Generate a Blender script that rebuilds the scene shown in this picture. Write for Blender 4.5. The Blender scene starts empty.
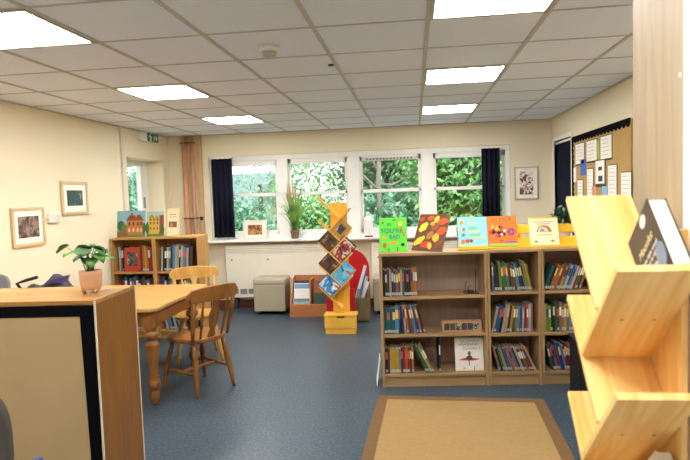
import bpy, math, random
from mathutils import Matrix, Vector, Euler
random.seed(7)
PI = math.pi
COL = bpy.context.scene.collection
SC = bpy.context.scene

# ------------------------------------------------------------------ camera numbers
F_PX, YAW, PITCH, ROLL, EYE = 568.15, .1227, -.0634, -.0337, 1.55
CEIL = EYE + .877
def cam_axes():
    cy, sy, cp, sp = math.cos(YAW), math.sin(YAW), math.cos(PITCH), math.sin(PITCH)
    f = Vector((-sy*cp, cy*cp, sp)); r = Vector((cy, sy, 0)); u = r.cross(f)
    c, s = math.cos(ROLL), math.sin(ROLL)
    return c*r + s*u, -s*r + c*u, f
RX, UX, FX = cam_axes()
def at(u, v, axis, val):
    """point of the plane (axis = val) seen at photo pixel u, v"""
    d = RX*((u-345)/F_PX) + UX*(-(v-230)/F_PX) + FX
    o = Vector((0, 0, EYE))
    return o + d*((val-o[axis])/d[axis])

# ------------------------------------------------------------------ materials
def lin(h):
    h = h.lstrip('#')
    out = []
    for i in (0, 2, 4):
        c = int(h[i:i+2], 16)/255
        out.append(c/12.92 if c <= .04045 else ((c+.055)/1.055)**2.4)
    return (*out, 1)
MATS = {}
def base_mat(name):
    m = bpy.data.materials.new(name); m.use_nodes = True
    nt = m.node_tree; b = nt.nodes['Principled BSDF']
    return m, nt, b
def plain(h, rough=.6, spec=.4, metal=0, var=.06, scale=9, bump=0):
    """a colour with a little procedural variation"""
    key = (h, rough, spec, metal, var, scale, bump)
    if key in MATS: return MATS[key]
    m, nt, b = base_mat('paint_'+h)
    b.inputs['Roughness'].default_value = rough
    b.inputs['Specular IOR Level'].default_value = spec
    b.inputs['Metallic'].default_value = metal
    tc = nt.nodes.new('ShaderNodeTexCoord'); n = nt.nodes.new('ShaderNodeTexNoise')
    n.inputs['Scale'].default_value = scale; n.inputs['Detail'].default_value = 3
    nt.links.new(tc.outputs['Object'], n.inputs['Vector'])
    r = nt.nodes.new('ShaderNodeValToRGB')
    c = lin(h)
    r.color_ramp.elements[0].position = .3; r.color_ramp.elements[1].position = .7
    r.color_ramp.elements[0].color = (*[x*(1-var) for x in c[:3]], 1)
    r.color_ramp.elements[1].color = (*[min(1, x*(1+var)) for x in c[:3]], 1)
    nt.links.new(n.outputs['Fac'], r.inputs['Fac']); nt.links.new(r.outputs['Color'], b.inputs['Base Color'])
    if bump:
        bp = nt.nodes.new('ShaderNodeBump'); bp.inputs['Strength'].default_value = bump; bp.inputs['Distance'].default_value = .01
        nt.links.new(n.outputs['Fac'], bp.inputs['Height']); nt.links.new(bp.outputs['Normal'], b.inputs['Normal'])
    MATS[key] = m
    return m
def wood(h1, h2, sc=(14, 14, 1.2), rough=.45, detail=4, dist=1.2, spec=.4):
    key = ('wood', h1, h2, sc, rough)
    if key in MATS: return MATS[key]
    m, nt, b = base_mat('wood_'+h1)
    b.inputs['Roughness'].default_value = rough; b.inputs['Specular IOR Level'].default_value = spec
    tc = nt.nodes.new('ShaderNodeTexCoord'); mp = nt.nodes.new('ShaderNodeMapping')
    mp.inputs['Scale'].default_value = sc
    n = nt.nodes.new('ShaderNodeTexNoise'); n.inputs['Scale'].default_value = 1.6; n.inputs['Detail'].default_value = detail
    n.inputs['Distortion'].default_value = dist
    nt.links.new(tc.outputs['Object'], mp.inputs['Vector']); nt.links.new(mp.outputs['Vector'], n.inputs['Vector'])
    r = nt.nodes.new('ShaderNodeValToRGB')
    r.color_ramp.elements[0].position = .3; r.color_ramp.elements[1].position = .72
    r.color_ramp.elements[0].color = lin(h1); r.color_ramp.elements[1].color = lin(h2)
    nt.links.new(n.outputs['Fac'], r.inputs['Fac']); nt.links.new(r.outputs['Color'], b.inputs['Base Color'])
    MATS[key] = m
    return m
def picture_mat(name, cols, scale=9, vor=True):
    """a blotchy printed picture"""
    m, nt, b = base_mat(name)
    b.inputs['Roughness'].default_value = .45
    tc = nt.nodes.new('ShaderNodeTexCoord')
    n = nt.nodes.new('ShaderNodeTexNoise'); n.inputs['Scale'].default_value = scale; n.inputs['Detail'].default_value = 5
    n.inputs['Distortion'].default_value = .8
    nt.links.new(tc.outputs['Object'], n.inputs['Vector'])
    r = nt.nodes.new('ShaderNodeValToRGB'); el = r.color_ramp.elements
    k = len(cols)
    el[0].position = .28; el[0].color = lin(cols[0]); el[1].position = .74; el[1].color = lin(cols[-1])
    for i in range(1, k-1):
        e = el.new(.28+.46*i/(k-1)); e.color = lin(cols[i])
    r.color_ramp.interpolation = 'CONSTANT' if vor else 'LINEAR'
    nt.links.new(n.outputs['Fac'], r.inputs['Fac']); nt.links.new(r.outputs['Color'], b.inputs['Base Color'])
    return m
def emit(name, col, s):
    m = bpy.data.materials.new(name); m.use_nodes = True; nt = m.node_tree; nt.nodes.clear()
    e = nt.nodes.new('ShaderNodeEmission'); e.inputs[0].default_value = col; e.inputs[1].default_value = s
    o = nt.nodes.new('ShaderNodeOutputMaterial'); nt.links.new(e.outputs[0], o.inputs[0])
    return m
def glass_mat():
    m = bpy.data.materials.new('window_glass'); m.use_nodes = True; nt = m.node_tree; nt.nodes.clear()
    t = nt.nodes.new('ShaderNodeBsdfTransparent'); t.inputs[0].default_value = (.95, .97, .96, 1)
    g = nt.nodes.new('ShaderNodeBsdfGlossy'); g.inputs['Roughness'].default_value = .02
    mx = nt.nodes.new('ShaderNodeMixShader'); mx.inputs[0].default_value = .05
    o = nt.nodes.new('ShaderNodeOutputMaterial')
    nt.links.new(t.outputs[0], mx.inputs[1]); nt.links.new(g.outputs[0], mx.inputs[2]); nt.links.new(mx.outputs[0], o.inputs[0])
    return m
def floor_mat():
    m, nt, b = base_mat('speckled_vinyl')
    b.inputs['Roughness'].default_value = .38; b.inputs['Specular IOR Level'].default_value = .45
    tc = nt.nodes.new('ShaderNodeTexCoord')
    n = nt.nodes.new('ShaderNodeTexNoise'); n.inputs['Scale'].default_value = 55; n.inputs['Detail'].default_value = 4
    n2 = nt.nodes.new('ShaderNodeTexNoise'); n2.inputs['Scale'].default_value = 1.6
    for q in (n, n2): nt.links.new(tc.outputs['Object'], q.inputs['Vector'])
    r = nt.nodes.new('ShaderNodeValToRGB'); el = r.color_ramp.elements
    el[0].position = .33; el[0].color = lin('#26333e'); el[1].position = .72; el[1].color = lin('#596974')
    e = el.new(.5); e.color = lin('#364854')
    nt.links.new(n.outputs['Fac'], r.inputs['Fac'])
    mx = nt.nodes.new('ShaderNodeMixRGB'); mx.blend_type = 'MULTIPLY'; mx.inputs[0].default_value = .25
    nt.links.new(r.outputs['Color'], mx.inputs[1]); nt.links.new(n2.outputs['Fac'], mx.inputs[2])
    nt.links.new(mx.outputs[0], b.inputs['Base Color'])
    return m
def weave(h1, h2, scale=160):
    m, nt, b = base_mat('woven_'+h1)
    b.inputs['Roughness'].default_value = .95; b.inputs['Specular IOR Level'].default_value = .1
    tc = nt.nodes.new('ShaderNodeTexCoord')
    w = nt.nodes.new('ShaderNodeTexChecker'); w.inputs['Scale'].default_value = scale
    w.inputs[1].default_value = lin(h1); w.inputs[2].default_value = lin(h2)
    n = nt.nodes.new('ShaderNodeTexNoise'); n.inputs['Scale'].default_value = 30
    mx = nt.nodes.new('ShaderNodeMixRGB'); mx.blend_type = 'OVERLAY'; mx.inputs[0].default_value = .12
    nt.links.new(tc.outputs['Object'], w.inputs[0]); nt.links.new(tc.outputs['Object'], n.inputs['Vector'])
    nt.links.new(w.outputs[0], mx.inputs[1]); nt.links.new(n.outputs['Fac'], mx.inputs[2])
    nt.links.new(mx.outputs[0], b.inputs['Base Color'])
    return m
def leaf_mat(name, c1, c2, c3, rough=.45):
    m, nt, b = base_mat(name)
    b.inputs['Roughness'].default_value = rough; b.inputs['Specular IOR Level'].default_value = .35
    tc = nt.nodes.new('ShaderNodeTexCoord')
    n = nt.nodes.new('ShaderNodeTexNoise'); n.inputs['Scale'].default_value = 7; n.inputs['Detail'].default_value = 3
    nt.links.new(tc.outputs['Object'], n.inputs['Vector'])
    r = nt.nodes.new('ShaderNodeValToRGB'); el = r.color_ramp.elements
    el[0].position = .35; el[0].color = lin(c1); el[1].position = .68; el[1].color = lin(c3)
    e = el.new(.5); e.color = lin(c2)
    nt.links.new(n.outputs['Fac'], r.inputs['Fac']); nt.links.new(r.outputs['Color'], b.inputs['Base Color'])
    return m

CREAM = plain('#e6dbbf', .85, .15, var=.015, scale=2)
WHITE = plain('#eceae4', .5, .35, var=.02)
WHITEWALL = plain('#efedee', .8, .2, var=.01)
OFFWHITE = plain('#e4ddcb', .5, .35, var=.02)
BLACK = plain('#15151a', .5, .4)
NAVY = plain('#181a2b', .85, .2, var=.2, scale=30)
GREY = plain('#8d8d8d', .5, .4)
DARKGREY = plain('#45464a', .6, .35)
METAL = plain('#9a9a98', .35, .5, .8)
OAK = wood('#967852', '#aa8b64', (10, 10, 1.0), .5)
OAK_X = wood('#967852', '#aa8b64', (1.0, 10, 10), .5)
OAK_BACK = wood('#8d7868', '#9f8979', (16, 10, .8), .6)
OAK_PALE = wood('#968266', '#a99577', (16, 16, 1.2), .55)
CORNER_OAK = wood('#b07f43', '#c89a5c', (10, 10, 1.0), .5)
CORNER_OAK_X = wood('#b07f43', '#c89a5c', (1.0, 10, 10), .5)
PINE = wood('#e2ad5c', '#f6da98', (1.3, 13, 1.3), .42)
PINE_Z = wood('#e0aa56', '#f1cf88', (12, 12, 1.3), .42)
PINE_DEEP = wood('#dda433', '#edc052', (1.3, 13, 1.3), .42)
PINE_DEEP_Z = wood('#dba232', '#ebbd50', (12, 12, 1.3), .42)
TABLE_PINE = wood('#b08044', '#c99f5e', (1.2, 12, 12), .3)
TURNED = wood('#74461c', '#93602a', (9, 9, 1.5), .3)
CHAIR_BROWN = wood('#6e431a', '#925f2b', (9, 9, 2), .3)
CHAIR_PINE = wood('#b5823c', '#cda056', (9, 9, 2), .32)
BROWNVENEER = wood('#734816', '#8c5c20', (9, 9, 1.2), .35)
TOPVENEER = wood('#94652f', '#b38345', (1.2, 10, 10), .25)
CARTON = wood('#a9693a', '#bd7d4c', (2, 8, 8), .55)
KRAFT = plain('#b0956b', .8, .2, var=.05, scale=3, bump=.5)
RED = plain('#b3161b', .4, .4)
YELLOW = plain('#e8b92a', .45, .4)
GLASS = glass_mat()

# ------------------------------------------------------------------ mesh builder
class MB:
    def __init__(self, M=None):
        self.v, self.f, self.mi, self.sm = [], [], [], []
        self.M = M or Matrix.Identity(4)
    def add(self, vs, fs, m=0, smooth=False, M=None):
        T = self.M @ M if M is not None else self.M
        o = len(self.v)
        self.v += [T @ Vector(p) for p in vs]
        self.f += [[i+o for i in f] for f in fs]
        self.mi += [m]*len(fs); self.sm += [smooth]*len(fs)
        return self
    def box(self, x0, x1, y0, y1, z0, z1, m=0, M=None):
        vs = [(x, y, z) for z in (z0, z1) for y in (y0, y1) for x in (x0, x1)]
        return self.add(vs, [(0, 2, 3, 1), (4, 5, 7, 6), (0, 1, 5, 4), (2, 6, 7, 3), (0, 4, 6, 2), (1, 3, 7, 5)], m, M=M)
    def prism(self, poly, a0, a1, axis='y', m=0, M=None, smooth=False):
        """poly in the plane of the two other axes (xz for 'y', xy for 'z', yz for 'x')"""
        def P(p, a):
            return (p[0], a, p[1]) if axis == 'y' else (p[0], p[1], a) if axis == 'z' else (a, p[0], p[1])
        n = len(poly)
        vs = [P(p, a0) for p in poly]+[P(p, a1) for p in poly]
        area = sum(poly[i][0]*poly[(i+1) % n][1]-poly[(i+1) % n][0]*poly[i][1] for i in range(n))
        flip = (area > 0) == (axis == 'y')
        fs = [list(range(n))[::-1], [i+n for i in range(n)]]
        self_s = [(i, (i+1) % n, (i+1) % n+n, i+n) for i in range(n)]
        if flip:
            fs = [f[::-1] for f in fs]; self_s = [f[::-1] for f in self_s]
        self.add(vs, fs, m, M=M)
        o = len(self.v)-2*n
        self.f += [[i+o for i in f] for f in self_s]; self.mi += [m]*n; self.sm += [smooth]*n
        return self
    def lathe(self, prof, seg=16, m=0, M=None, caps=True):
        vs, fs = [], []
        for r, z in prof:
            for k in range(seg):
                a = 2*PI*k/seg; vs.append((r*math.cos(a), r*math.sin(a), z))
        for i in range(len(prof)-1):
            for k in range(seg):
                k2 = (k+1) % seg
                fs.append((i*seg+k, i*seg+k2, (i+1)*seg+k2, (i+1)*seg+k))
        self.add(vs, fs, m, True, M)
        if caps:
            o = len(self.v)-len(vs)
            self.f += [[o+k for k in range(seg)][::-1], [o+(len(prof)-1)*seg+k for k in range(seg)]]
            self.mi += [m, m]; self.sm += [False, False]
        return self
    def tube(self, pts, r, seg=8, m=0, M=None):
        pts = [Vector(p) for p in pts]; n = len(pts)
        rr = r if isinstance(r, (list, tuple)) else [r]*n
        vs, fs = [], []
        ref = None
        for i, p in enumerate(pts):
            t = (pts[min(i+1, n-1)]-pts[max(i-1, 0)]).normalized()
            if ref is None: ref = Vector((0, 0, 1)) if abs(t.z) < .9 else Vector((1, 0, 0))
            a = t.cross(ref).normalized(); b = a.cross(t).normalized(); ref = b
            for k in range(seg):
                q = 2*PI*k/seg
                vs.append(p+(a*math.cos(q)+b*math.sin(q))*rr[i])
        for i in range(n-1):
            for k in range(seg):
                k2 = (k+1) % seg
                fs.append((i*seg+k, i*seg+k2, (i+1)*seg+k2, (i+1)*seg+k))
        fs += [list(range(seg))[::-1], [(n-1)*seg+k for k in range(seg)]]
        return self.add(vs, fs, m, True, M)
    def spindle(self, a, b, prof, seg=12, m=0):
        """turned piece from a to b; prof = [(radius, fraction)]"""
        a, b = Vector(a), Vector(b); d = b-a
        q = d.to_track_quat('Z', 'Y').to_matrix().to_4x4()
        return self.lathe([(r, t*d.length) for r, t in prof], seg, m, Matrix.Translation(a) @ q)
    def build(self, name, mats, parent=None, bevel=0, loc=None, rot=None, segs=2):
        me = bpy.data.meshes.new(name)
        me.from_pydata([tuple(p) for p in self.v], [], self.f)
        if not isinstance(mats, (list, tuple)): mats = [mats]
        for m in mats: me.materials.append(m)
        me.polygons.foreach_set('material_index', self.mi)
        me.polygons.foreach_set('use_smooth', self.sm)
        me.update()
        o = bpy.data.objects.new(name, me); COL.objects.link(o)
        if parent is not None: o.parent = parent
        if loc is not None: o.location = loc
        if rot is not None: o.rotation_euler = rot
        if bevel:
            b = o.modifiers.new('edge', 'BEVEL'); b.width = bevel; b.segments = segs; b.limit_method = 'ANGLE'; b.angle_limit = .7
        return o
def tag(o, label, cat, group=None):
    o['label'] = label; o['category'] = cat
    if group: o['group'] = group
    return o
def thing(name, label, cat, loc=(0, 0, 0), rot=(0, 0, 0), group=None):
    o = bpy.data.objects.new(name, None); COL.objects.link(o)
    o.empty_display_size = .05
    o.location = loc; o.rotation_euler = rot if not isinstance(rot, (int, float)) else (0, 0, rot)
    return tag(o, label, cat, group)
def struct(o):
    o['kind'] = 'structure'; return o
def sgroup(name):
    o = bpy.data.objects.new(name, None); COL.objects.link(o); o['kind'] = 'structure'; return o
def dup(root, loc, rot, label, group=None):
    r = root.copy(); COL.objects.link(r); r.location = loc; r.rotation_euler = rot; r['label'] = label
    if group: r['group'] = group
    for ch in list(root.children):
        c = ch.copy(); COL.objects.link(c); c.parent = r
        for g in list(ch.children):
            d = g.copy(); COL.objects.link(d); d.parent = c
    return r
def text(name, body, size, mat, parent, loc, rot=(PI/2, 0, 0), ext=.0006, shear=0, align='CENTER'):
    cu = bpy.data.curves.new(name, 'FONT'); cu.body = body; cu.size = size; cu.extrude = ext; cu.shear = shear
    cu.align_x = align; cu.align_y = 'CENTER'; cu.materials.append(mat)
    tmp = bpy.data.objects.new('lettering_curve', cu)
    me = bpy.data.meshes.new_from_object(tmp); me.name = name
    bpy.data.objects.remove(tmp); bpy.data.curves.remove(cu)
    o = bpy.data.objects.new(name, me); COL.objects.link(o); o.parent = parent; o.location = loc; o.rotation_euler = rot
    return o
def ngon(cx, cz, rx, rz, n=14, a0=0):
    return [(cx+rx*math.cos(a0+2*PI*k/n), cz+rz*math.sin(a0+2*PI*k/n)) for k in range(n)]

# ------------------------------------------------------------------ room shell
YW = 7.70; XL = -3.42; XR = 1.79; YF = -1.4
wo = [at(208, 157, 1, YW), at(510, 146, 1, YW)]
WX0, WX1, WZ1, WZ0 = wo[0].x, wo[1].x, 2.125, .955
mb = MB().box(XL-.5, XR+.4, YF-.2, YW+.25, -.1, 0); struct(mb.build('floor', floor_mat()))
# ceiling: tiles with T-bar grid
TX0, TY0 = -1.1057, 2.4159
CEILM = plain('#e9eefc', .9, .1, var=.02, scale=60)
BARM = plain('#bdbbb6', .6, .3, var=.02)
mb = MB().box(XL-.5, XR+.4, YF-.2, YW+.25, CEIL+.006, CEIL+.12, 0)
for i in range(-5, 7):
    x = TX0+.6*i
    if XL < x < XR: mb.box(x-.012, x+.012, YF, YW, CEIL, CEIL+.008, 1)
for j in range(-7, 10):
    y = TY0+.6*j
    if YF < y < YW: mb.box(XL, XR, y-.007, y+.007, CEIL+.002, CEIL+.008, 1)
mb.box(XL, XL+.02, YF, YW, CEIL-.004, CEIL+.008, 1); mb.box(XR-.02, XR, YF, YW, CEIL-.004, CEIL+.008, 1)
mb.box(XL, XR, YW-.02, YW, CEIL-.004, CEIL+.008, 1)
struct(mb.build('ceiling', [CEILM, BARM]))
# back wall with the long window opening
mb = MB()
mb.box(XL-.4, WX0, YW, YW+.25, 0, CEIL+.02); mb.box(WX1, XR+.3, YW, YW+.25, 0, CEIL+.02)
mb.box(WX0, WX1, YW, YW+.25, 0, WZ0); mb.box(WX0, WX1, YW, YW+.25, WZ1, CEIL+.02)
struct(mb.build('wall_back', CREAM))
# left wall with its deep window
LY0, LY1, LZ0, LZ1 = 6.51, 7.5, 1.16, 2.085
SY0, SY1, SZ0, SZ1 = -.9, 1.3, .9, 2.1   # unseen side window, added to brighten the near end
mb = MB()
mb.box(XL-.34, XL, SY1, LY0, 0, CEIL+.02); mb.box(XL-.34, XL, YF, SY0, 0, CEIL+.02)
mb.box(XL-.34, XL, SY0, SY1, 0, SZ0); mb.box(XL-.34, XL, SY0, SY1, SZ1, CEIL+.02)
mb.box(XL-.34, XL, LY1, YW, 0, CEIL+.02)
mb.box(XL-.34, XL, LY0, LY1, 0, LZ0); mb.box(XL-.34, XL, LY0, LY1, LZ1, CEIL+.02)
struct(mb.build('wall_left', CREAM))
# right wall with a window covered by a dark blind
RY0, RY1, RZ0, RZ1 = 6.76, 7.56, .95, 2.12
mb = MB()
mb.box(XR, XR+.25, YF, RY0, 0, CEIL+.02); mb.box(XR, XR+.25, RY1, YW, 0, CEIL+.02)
mb.box(XR, XR+.25, RY0, RY1, 0, RZ0); mb.box(XR, XR+.25, RY0, RY1, RZ1, CEIL+.02)
struct(mb.build('wall_right', CREAM))
struct(MB().box(XL-.34, XR+.25, YF-.2, YF, 0, CEIL+.02).build('wall_front', CREAM))
struct(MB().box(.572, XR, .5, 1.298, 0, CEIL+.01).build('wall_partition', WHITEWALL))
# skirting
struct(MB().box(XL, XR, YW-.018, YW, 0, .11).build('baseboard_back', plain('#6d3a2c', .5, .4)))
struct(MB().box(XL, XL+.018, YF, YW-.02, 0, .1).build('baseboard_left', plain('#6d3a2c', .5, .4)))
struct(MB().box(XR-.018, XR, 1.31, YW-.02, 0, .1).build('baseboard_right', plain('#6d3a2c', .5, .4)))
struct(MB().box(XL, XL+.03, 6.36, 6.40, .9, CEIL).build('trim_1', plain('#d8d0c0', .5, .35), bevel=.004))

# the long window: frame, mullions, transoms, panes, sill
w1 = sgroup('window_1')
fy0, fy1 = YW+.03, YW+.10
def wx(u, v=195): return at(u, v, 1, fy0).x
mb = MB()
mb.box(WX0, WX1, fy0, fy1, 2.055, WZ1); mb.box(WX0, WX1, fy0, fy1, WZ0, 1.02)
mb.box(WX0, WX0+.06, fy0, fy1, 1.02, 2.055); mb.box(WX1-.06, WX1, fy0, fy1, 1.02, 2.055)
panes = [(WX0+.06, wx(278)), (wx(289), wx(348)), (wx(360.5), wx(421.5)), (wx(434), WX1-.06)]
for a, b in zip(panes, panes[1:]): mb.box(a[1], b[0], fy0-.02, fy1, 1.02, 2.055)
mb.build('window_frame', WHITE, w1, bevel=.005)
for a, b in panes:
    m2 = MB()
    for z0, z1 in ((1.02, 1.075), (1.555, 1.60), (1.985, 2.055)): m2.box(a, b, fy0+.02, fy1-.01, z0, z1)
    m2.box(a, a+.035, fy0+.02, fy1-.01, 1.02, 2.055); m2.box(b-.035, b, fy0+.02, fy1-.01, 1.02, 2.055)
    m2.build('sash', WHITE, w1, bevel=.004)
    MB().box(a+.03, b-.03, fy0+.05, fy0+.056, 1.07, 1.99).build('pane', GLASS, w1)
MB().box(panes[2][0]+.05, panes[2][1]-.05, fy0+.005, fy0+.02, 1.99, 2.03).build('trickle_vent', plain('#cfccc4', .5), w1, bevel=.004)
mv = MB()
for k in range(14):
    x = panes[2][0]+.09+k*.046
    mv.box(x, x+.022, fy0+.001, fy0+.006, 2.0, 2.018)
mv.build('vent_slots', DARKGREY, w1)
struct(MB().box(WX0-.05, WX1+.05, YW-.20, YW+.04, .935, .965).build('trim_2', WHITE, bevel=.008))
# left window
w2 = sgroup('window_2')
fx0, fx1 = XL-.30, XL-.24
mb = MB()
mb.box(fx0, fx1, LY0, LY1, LZ1-.07, LZ1); mb.box(fx0, fx1, LY0, LY1, LZ0, LZ0+.07)
mb.box(fx0, fx1, LY0, LY0+.07, LZ0, LZ1); mb.box(fx0, fx1, LY1-.07, LY1, LZ0, LZ1)
bar = at(141, 190, 0, fx1).y; mb.box(fx0, fx1+.01, bar, LY1, LZ0, LZ1)
mb.build('window_frame', WHITE, w2, bevel=.005)
MB().box(fx0+.03, fx0+.036, LY0+.06, bar+.02, LZ0+.06, LZ1-.06).build('pane', GLASS, w2)
MB().box(fx1, fx1+.03, bar+.04, bar+.06, 1.45, 1.6).build('window_handle', METAL, w2, bevel=.004)
w4 = sgroup('added_window_4')  # out of view, added to let daylight onto the near area and ceiling
mb = MB()
mb.box(fx0, fx1, SY0, SY1, SZ1-.07, SZ1); mb.box(fx0, fx1, SY0, SY1, SZ0, SZ0+.07)
for k in range(4):
    y = SY0+(SY1-SY0-.07)*k/3; mb.box(fx0, fx1, y, y+.07, SZ0, SZ1)
mb.build('window_frame', WHITE, w4, bevel=.005)
MB().box(fx0+.03, fx0+.036, SY0+.05, SY1-.05, SZ0+.06, SZ1-.06).build('pane', GLASS, w4)
# right window
w3 = sgroup('window_3')
mb = MB()
mb.box(XR-.012, XR+.05, RY0-.05, RY0, RZ0-.05, RZ1+.05); mb.box(XR-.012, XR+.05, RY1, RY1+.05, RZ0-.05, RZ1+.05)
mb.box(XR-.012, XR+.05, RY0, RY1, RZ1, RZ1+.05); mb.box(XR-.012, XR+.05, RY0, RY1, RZ0-.05, RZ0)
mb.build('window_frame', WHITE, w3, bevel=.004)
MB().box(XR+.12, XR+.126, RY0, RY1, RZ0, RZ1).build('pane', GLASS, w3)

# ------------------------------------------------------------------ ceiling lights and fittings
LAMP = emit('lamp_diffuser', (1, .985, .965, 1), 36)
light_lab = {(-2, 0): 'large square ceiling light nearest the camera on the left', (-2, 3): 'middle of the three left ceiling lights, above the table',
             (-2, 6): 'small far left ceiling light near the copper pipes', (2, 0): 'large square ceiling light at the top right edge of the photo',
             (2, 3): 'middle of the three right ceiling lights', (2, 6): 'far right ceiling light closest to the long window',
             (-2, -3): 'added unseen left ceiling light behind the photographer', (1, -3): 'added unseen right ceiling light behind the photographer'}  # rear pair is added out of view to light the near area
for (i, j), lab in light_lab.items():
    x, y = TX0+.6*i, TY0+.6*j
    t = thing('ceiling_light', lab, 'light', (x+.3, y+.3, CEIL), 0, 'ceiling light panels')
    m2 = MB()
    for s in (-1, 1):
        m2.box(-.295, .295, s*.283-.012, s*.283+.012, -.004, .012); m2.box(s*.283-.012, s*.283+.012, -.27, .27, -.004, .012)
    m2.build('light_frame', plain('#a8a08c', .4), t)
    MB().box(-.271, .271, -.271, .271, -.001, .004).build('light_diffuser', LAMP, t)
t = thing('smoke_detector', 'round white smoke detector on the ceiling tile', 'smoke detector', (-.824, 3.329, CEIL))
MB().lathe([(.062, 0), (.062, -.02), (.056, -.03)], 24).build('detector_base', WHITE, t)
MB().lathe([(.04, -.03), (.042, -.044), (.034, -.056), (.012, -.062)], 24).build('detector_head', plain('#b3b1ae', .5), t)  # grey colour stands in for shading on a white head
p = at(331, 65, 2, CEIL)
tag(MB().lathe([(.02, .004), (.02, -.004), (.012, -.008)], 16).build('ceiling_sensor', DARKGREY, loc=(p.x, p.y, CEIL)), 'small dark round sensor beside a ceiling grid bar', 'sensor')
t = thing('exit_sign', 'green emergency exit sign with a running figure above the side window', 'sign', (XL, 7.05, 2.36))
MB().box(0, .05, -.24, .24, -.055, .06).build('sign_case', WHITE, t, bevel=.006)
MB().box(.05, .053, -.07, .235, -.05, .055).build('sign_face', plain('#0c6b45', .4), t)
f = MB()
man = [(-.005, .035), (.02, .035), (.03, .01), (.05, .02), (.055, .012), (.03, -.008), (.03, -.02), (.055, -.045), (.04, -.045), (.018, -.022), (0, -.045), (-.02, -.045), (.005, -.018), (.005, .01), (-.02, .005), (-.02, .015)]
f.prism([(y, z) for y, z in man], .053, .0545, 'x')
f.prism(ngon(.012, .045, .008, .008), .053, .0545, 'x')
f.prism([(.11, .03), (.11, -.03), (.125, -.03), (.125, .0), (.16, .0), (.16, .01), (.125, .01), (.125, .03)], .053, .0545, 'x')
f.prism([(.17, -.03), (.21, .004), (.17, .04)], .053, .0545, 'x')
f.build('running_figure_symbol', plain('#f2f5f0', .5), t)

# pipes in the far left corner
COPPER = plain('#c58f68', .5, .4)
for u, r, m, lab, nm in ((186, .04, COPPER, 'thick copper coloured heating pipe nearest the corner', 'heating_pipe'), (193.5, .028, COPPER, 'thinner copper coloured heating pipe in the middle', 'heating_pipe')):
    x = at(u, 180, 1, YW-.05).x
    t = thing(nm, lab, 'pipe', (x, YW-.05, 0), 0, 'heating pipes in the corner')
    MB().lathe([(r, .0), (r, CEIL)], 16).build('pipe_tube', m, t)
    for z in (1.28, 2.33):
        MB().box(-r-.006, r+.006, -r-.008, .048, z-.009, z+.009).build('pipe_clip', DARKGREY if z < 2 else plain('#7d5a45', .5), t, bevel=.004)
x = at(200.5, 180, 1, YW-.03).x
t = thing('pipe_batten', 'tan wooden batten fixed vertically beside the copper pipes', 'batten', (x, YW-.02, 0))
MB().box(-.03, .03, -.02, .02, .11, CEIL).build('batten_board', wood('#b99366', '#c9a67a', (12, 12, 1)), t, bevel=.003)
MB().box(-.02, .02, -.05, -.02, 1.25, 1.3).build('valve', BLACK, t, bevel=.004)

# ------------------------------------------------------------------ curtains
def curtain(name, label, x0, x1, y, z0, z1, folds, axis='x', edge=None, amp=.035):
    t = thing(name, label, 'curtain', ((x0+x1)/2, y, z0) if axis == 'x' else (y, (x0+x1)/2, z0))
    n = folds*8; w = x1-x0
    pts = []
    for k in range(n+1):
        a = -w/2+w*k/n; o = amp*math.sin(2*PI*folds*k/n)
        pts.append((a, o))
    vs, fs = [], []
    for z in (0, z1-z0):
        for a, o in pts: vs.append((a, o, z) if axis == 'x' else (o, a, z))
    for k in range(n): fs.append((k, k+1, n+1+k+1, n+1+k))
    c = MB().add(vs, fs, 0, True).build('curtain_cloth', NAVY, t)
    s = c.modifiers.new('thick', 'SOLIDIFY'); s.thickness = .004; s.offset = 0
    m2 = MB()
    if axis == 'x': m2.box(-w/2-.01, w/2+.01, -.03, .03, z1-z0, z1-z0+.025)
    else: m2.box(-.03, .03, -w/2-.01, w/2+.01, z1-z0, z1-z0+.025)
    m2.build('curtain_rail', WHITE, t, bevel=.004)
    return t
cy = YW-.06
curtain('curtain', 'dark navy curtain gathered at the left end of the long window', at(213, 200, 1, cy).x, at(233.5, 200, 1, cy).x, cy, 1.0, 2.09, 4)
curtain('curtain', 'dark navy curtain gathered at the right end of the long window', at(482, 180, 1, cy).x, at(500, 180, 1, cy).x, cy, 1.0, 2.08, 4)
curtain('vertical_blind', 'dark navy vertical blind closed over the window on the right wall', RY0, RY1, XR-.02+.06, 1.0, 2.085, 9, axis='y', amp=.012)

# ------------------------------------------------------------------ radiators
def radiator(x0, x1, label):
    t = thing('radiator_cover', label, 'radiator', ((x0+x1)/2, YW-.13, .2))
    h = .69; w = (x1-x0)/2
    MB().box(-w, w, 0, .125, 0, h).build('cover_body', OFFWHITE, t, bevel=.008)
    m2 = MB().box(-w+.03, w-.03, -.004, .002, h-.115, h-.035)
    m2.build('top_grille', plain('#b9b5ab', .5), t)
    m2 = MB()
    for k in range(4): m2.box(-w+.03, w-.03, -.008, -.003, h-.112+k*.022, h-.1+k*.022)
    m2.build('grille_slats', OFFWHITE, t)
    m2 = MB().box(-w+.05, w-.03, -.004, .002, .015, .085); m2.build('bottom_grille', plain('#8b8a86', .5), t)
    m2 = MB()
    for k in range(int((x1-x0)/.12)+1):
        x = -w+.05+k*.12
        if x < w-.05: m2.box(x, x+.02, -.008, -.003, .015, .085)
    m2.box(-w+.03, w-.02, -.009, .0, -.03, .014); m2.build('grille_bars', OFFWHITE, t)
    for x in (-w+.09, -w+.60):
        MB().lathe([(.011, 0), (.011, .006)], 10, M=Matrix.Translation((x, 0, h-.2)) @ Matrix.Rotation(PI/2, 4, 'X')).build('lock_screw', DARKGREY, t)
    for x in (-w+.1, w-.1):
        MB().box(x-.03, x+.03, .02, .1, -.2, 0).build('foot', DARKGREY, t)
    return t
ry = YW-.13
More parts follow.
